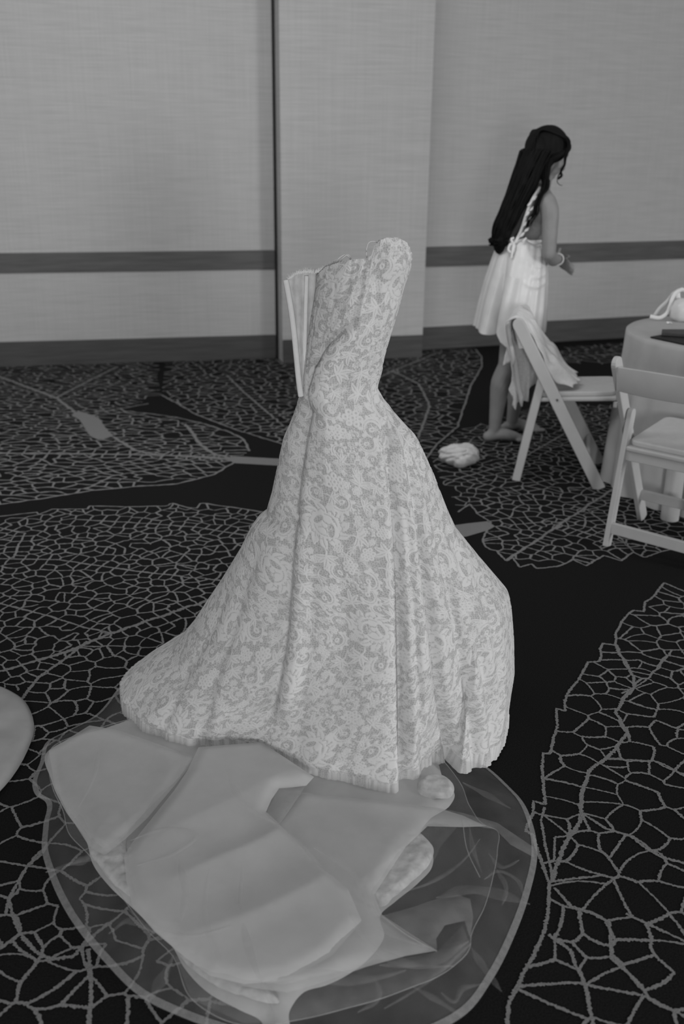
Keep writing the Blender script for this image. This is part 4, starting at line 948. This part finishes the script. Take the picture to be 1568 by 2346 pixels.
# slip dress
rows_y = np.array([545, 560, 600, 650, 700, 740, 770, 790.])
LR = {545: (1148, 1250), 560: (1141, 1251), 600: (1127, 1253), 650: (1112, 1252), 700: (1100, 1250), 740: (1092, 1247), 770: (1086, 1244), 790: (1082, 1242)}
nrw, ncw = 120, 260; yy = np.linspace(545, 790, nrw); th_ = np.linspace(0, 2 * math.pi, ncw, endpoint=False)
L_ = np.interp(yy, rows_y, [LR[int(k)][0] for k in rows_y]); R_ = np.interp(yy, rows_y, [LR[int(k)][1] for k in rows_y])
pl_ = np.array([at(x, y, 5.42) for x, y in zip(L_, yy)]); pr_ = np.array([at(x, y, 5.42) for x, y in zip(R_, yy)])
V = np.zeros((nrw, ncw, 3)); tt = (yy - 545) / 245
# hem drop: px row at which each angle ends, from the photograph's hem line (left tail short, front long)
cs_ = np.cos(th_); hemy = np.interp(cs_, [-1, -.75, -.62, -.55, -.40, -.1, .4, .8, 1], [752, 758, 757, 748, 768, 783, 784, 770, 756])
for i in range(nrw):
    for_t = tt[i]; c0 = (pl_[i] + pr_[i]) / 2; a_ = (pr_[i, 0] - pl_[i, 0]) / 2; b0 = np.interp(for_t, [0, .15, .35, .5, 1], [.128, .160, .195, .205, .225])
    fold = for_t * (.009 * np.sin(th_ * 7 + 1.2) + .006 * np.sin(th_ * 13 + 2 + 2 * for_t) + .022 * np.exp(-((np.angle(np.exp(1j * (th_ - math.radians(228))))) / .10) ** 2) * -3.0) + .0022 * np.sin(th_ * 19 + 5 * for_t)
    yr = 545 + (hemy - 545) * for_t
    zr = np.interp(yr, yy, (pl_[:, 2] + pr_[:, 2]) / 2); ii = np.interp(yr, yy, np.arange(nrw))
    cxr = np.interp(yr, yy, (pl_[:, 0] + pr_[:, 0]) / 2); axr = np.interp(yr, yy, (pr_[:, 0] - pl_[:, 0]) / 2)
    V[i, :, 0] = cxr + (axr + fold) * np.cos(th_); V[i, :, 1] = 5.42 + (b0 + fold) * np.sin(th_); V[i, :, 2] = zr
# cowl drape wrinkles at the lower back
ddx = V[..., 0]; zc = V[..., 2]
front_ = (V[..., 1] < 5.42)
cowl = sum(.007 * np.exp(-((zc - (1.02 - .05 * k) - 1.6 * (ddx - (1.02 - .01 * k)) ** 2 * (3)) / .012) ** 2) for k in range(4)) * front_ * np.exp(-((ddx - 1.03) / .07) ** 2)
V[..., 1] -= cowl
o = npmesh('slip_dress', V.reshape(-1, 3), grid_faces(nrw, ncw, True), M_slip, wo); sm_ = o.modifiers.new('solid', 'SOLIDIFY'); sm_.thickness = .002
tubes('dress_strap', [(spline([A(1238, 430, 5.32), A(1222, 455, 5.275), A(1205, 497, 5.275), A(1194, 530, 5.285), A(1181, 556, 5.28)], 40), .0085, dict(flat=.5, up=(0, -1, 0))),
                      (spline([A(1181, 556, 5.285), A(1200, 548, 5.285), A(1222, 557, 5.27), A(1245, 556, 5.30)], 30), .0055, dict(flat=.6, up=(0, -1, 0)))], M_slip, wo)
lob = [(A(1222 - 24 * k / 8.0 + 4 * (-1) ** k, 455 + 95 * k / 8.0, 5.268)) for k in range(9)]
tubes('strap_lace', [([p + [-.012, 0, -.01], p, p + [.010, 0, .012]], [.004, .008, .004], dict(seg=6)) for p in lob], M_slip, wo)
tubes('bow', [(spline([A(1180, 556, 5.268), A(1170, 560, 5.262), A(1166, 575, 5.262), A(1174, 578, 5.262), A(1179, 560, 5.265)], 24), [.007] * 24, dict(flat=.5, up=(0, -1, 0))),
              (spline([A(1178, 556, 5.266), A(1175, 575, 5.258), A(1172, 590, 5.255)], 12), .006, dict(flat=.4, up=(0, -1, 0))), (spline([A(1178, 545, 5.266), A(1172, 548, 5.258), A(1174, 556, 5.258)], 12), .006, dict(flat=.4, up=(0, -1, 0)))], M_slip, wo)
# pearl bracelet
bd = []; wv = (wr1 - elb) / np.linalg.norm(wr1 - elb); e1 = np.cross(wv, [0, 0, 1]); e1 /= np.linalg.norm(e1); e2 = np.cross(wv, e1)
bm = bmesh.new()
for k in range(26):
    a_ = 2 * math.pi * k / 26; p = wr1 + wv * .002 + (e1 * math.cos(a_) + e2 * math.sin(a_)) * .029; bmesh.ops.create_icosphere(bm, subdivisions=2, radius=.0042, matrix=Matrix.Translation(Vector(p)))
me = bpy.data.meshes.new('bracelet'); bm.to_mesh(me); bm.free(); link('bracelet', me, M_pearl, wo, True)
# hair: solid mass plus strands
hp_ = []
HP = [(1256, 330, 5.42, .108), (1232, 345, 5.40, .100), (1216, 380, 5.38, .088), (1200, 420, 5.36, .080), (1184, 455, 5.35, .075), (1168, 490, 5.345, .070), (1155, 520, 5.34, .066), (1146, 545, 5.34, .052), (1142, 556, 5.34, .03)]
cen = np.array([A(*h[:3]) for h in HP]); rd_ = np.array([h[3] for h in HP])
def hair_parts():
    out = []
    def cap(x, y, z, rx, ry, rz_): out.append(('e', hl(x, y, z), (rx, ry, rz_), HM))
    cap(-.022, 0, .034, .106, .090, .098); cap(.045, .010, .062, .052, .064, .040); cap(-.075, 0, .015, .065, .075, .085); cap(.072, .035, .035, .026, .035, .035)
    cap(-.020, -.030, -.030, .055, .052, .085); cap(.012, -.055, .015, .050, .030, .052)
    for i in range(1, len(cen) - 1):
        out.append(('e', cen[i], (rd_[i] * (.72 if i > 1 else .6), rd_[i] * (1.25 if i > 1 else .9), .085)))
    out.append(('l', [hl(-.02, -.07, -.03), A(1250, 400, 5.335), A(1250, 422, 5.32), A(1243, 440, 5.285)], [.030, .024, .020, .016]))
    return out
bm = merge_mesh(hair_parts()); me = bpy.data.meshes.new('hair'); bm.to_mesh(me); bm.free(); hr = link('hair', me, M_hair, wo, True)
r2 = hr.modifiers.new('remesh', 'REMESH'); r2.mode = 'VOXEL'; r2.voxel_size = .007; r2.use_smooth_shade = True
s2 = hr.modifiers.new('smooth', 'SMOOTH'); s2.factor = .6; s2.iterations = 10
st = []
for k in range(260):
    a_ = random.uniform(0, 2 * math.pi); f_ = random.uniform(.75, 1.08); wv1, wv2 = random.uniform(0, 6), random.uniform(.002, .009)
    e_ = random.choice([6, 7, 8, 8]); Q = []
    for i in range(1, e_ + 1):
        r_ = rd_[i] * f_ * (1.0 if i < 7 else .9); Q.append(cen[i] + np.array([math.cos(a_) * r_ * .78, math.sin(a_) * r_ * 1.2, 0]) + np.array([wv2 * math.sin(i * 1.3 + wv1), 0, wv2 * math.cos(i + wv1)]))
    Q = spline(Q, 26); st.append((Q, np.linspace(.0055, .0022, 26), dict(seg=5)))
for k in range(70):      # curled ends
    a_ = random.uniform(0, 2 * math.pi); c0_ = cen[7] + np.array([math.cos(a_) * .035, math.sin(a_) * .07, -.01]); rr_ = random.uniform(.008, .018); ph = random.uniform(0, 6)
    Q = [c0_ + np.array([rr_ * math.cos(ph + t) - .004, rr_ * .5 * math.sin(ph + t), -.004 * t - rr_ * math.sin(ph + t) * .6]) for t in np.linspace(0, 5.5, 18)]; st.append((Q, np.linspace(.0045, .002, 18), dict(seg=5)))
for k in range(60):      # strands drawn back over the crown
    y0 = random.uniform(-.085, .085); Q = spline([hl(.085 - abs(y0) * .35, y0 * .75, .055), hl(.04, y0 * .95, .112 - abs(y0) * .4), hl(-.04, y0, .128 - abs(y0) * .5), hl(-.11, y0 * .8, .075), cen[2] + [random.uniform(-.03, .03), y0 * .8 - .02, 0]], 26); st.append((Q, np.linspace(.003, .004, 26), dict(seg=5)))
for k in range(16):      # shoulder lock
    j_ = lambda s: np.random.default_rng(k).normal(size=3) * s
    Q = spline([A(1252, 415, 5.31) + j_(.006), A(1250, 432, 5.285) + j_(.006), A(1238, 448, 5.265) + j_(.006), A(1229, 470, 5.26) + j_(.007), A(1226, 490, 5.262) + j_(.007), A(1214, 505, 5.262) + j_(.008), A(1210, 520, 5.265) + j_(.006)], 40); st.append((Q, np.linspace(.0055, .0012, 40), dict(seg=5)))
for k in range(16):      # face-framing lock with a curl
    j_ = lambda s: np.random.default_rng(k + 50).normal(size=3) * s
    Q = spline([A(1285, 310, 5.36) + j_(.004), A(1303, 322, 5.345) + j_(.004), A(1303, 340, 5.34) + j_(.003), A(1296, 362, 5.335) + j_(.003), A(1294, 378, 5.335) + j_(.002), A(1286, 395, 5.335) + j_(.003)] + ([A(1278, 408, 5.335), A(1278, 418, 5.335), A(1284, 424, 5.335), A(1289, 425, 5.335)] if k < 5 else [A(1288, 402, 5.335) + j_(.003), A(1280, 410, 5.335) + j_(.002)]), 50)
    st.append((Q, np.linspace(.0058, .0016, 50), dict(seg=5)))
for k in range(14):      # side locks by the ear
    j_ = lambda s: np.random.default_rng(k + 90).normal(size=3) * s
    Q = spline([hl(.06, -.06, .05) + j_(.005), hl(.035, -.084, .015) + j_(.005), A(1254, 375, 5.315) + j_(.006), A(1252, 395, 5.315) + j_(.005), A(1252, 412, 5.31) + j_(.004)], 30); st.append((Q, np.linspace(.005, .003, 30), dict(seg=5)))
tubes('hair_strands', st, M_hair, wo, kind='stuff')
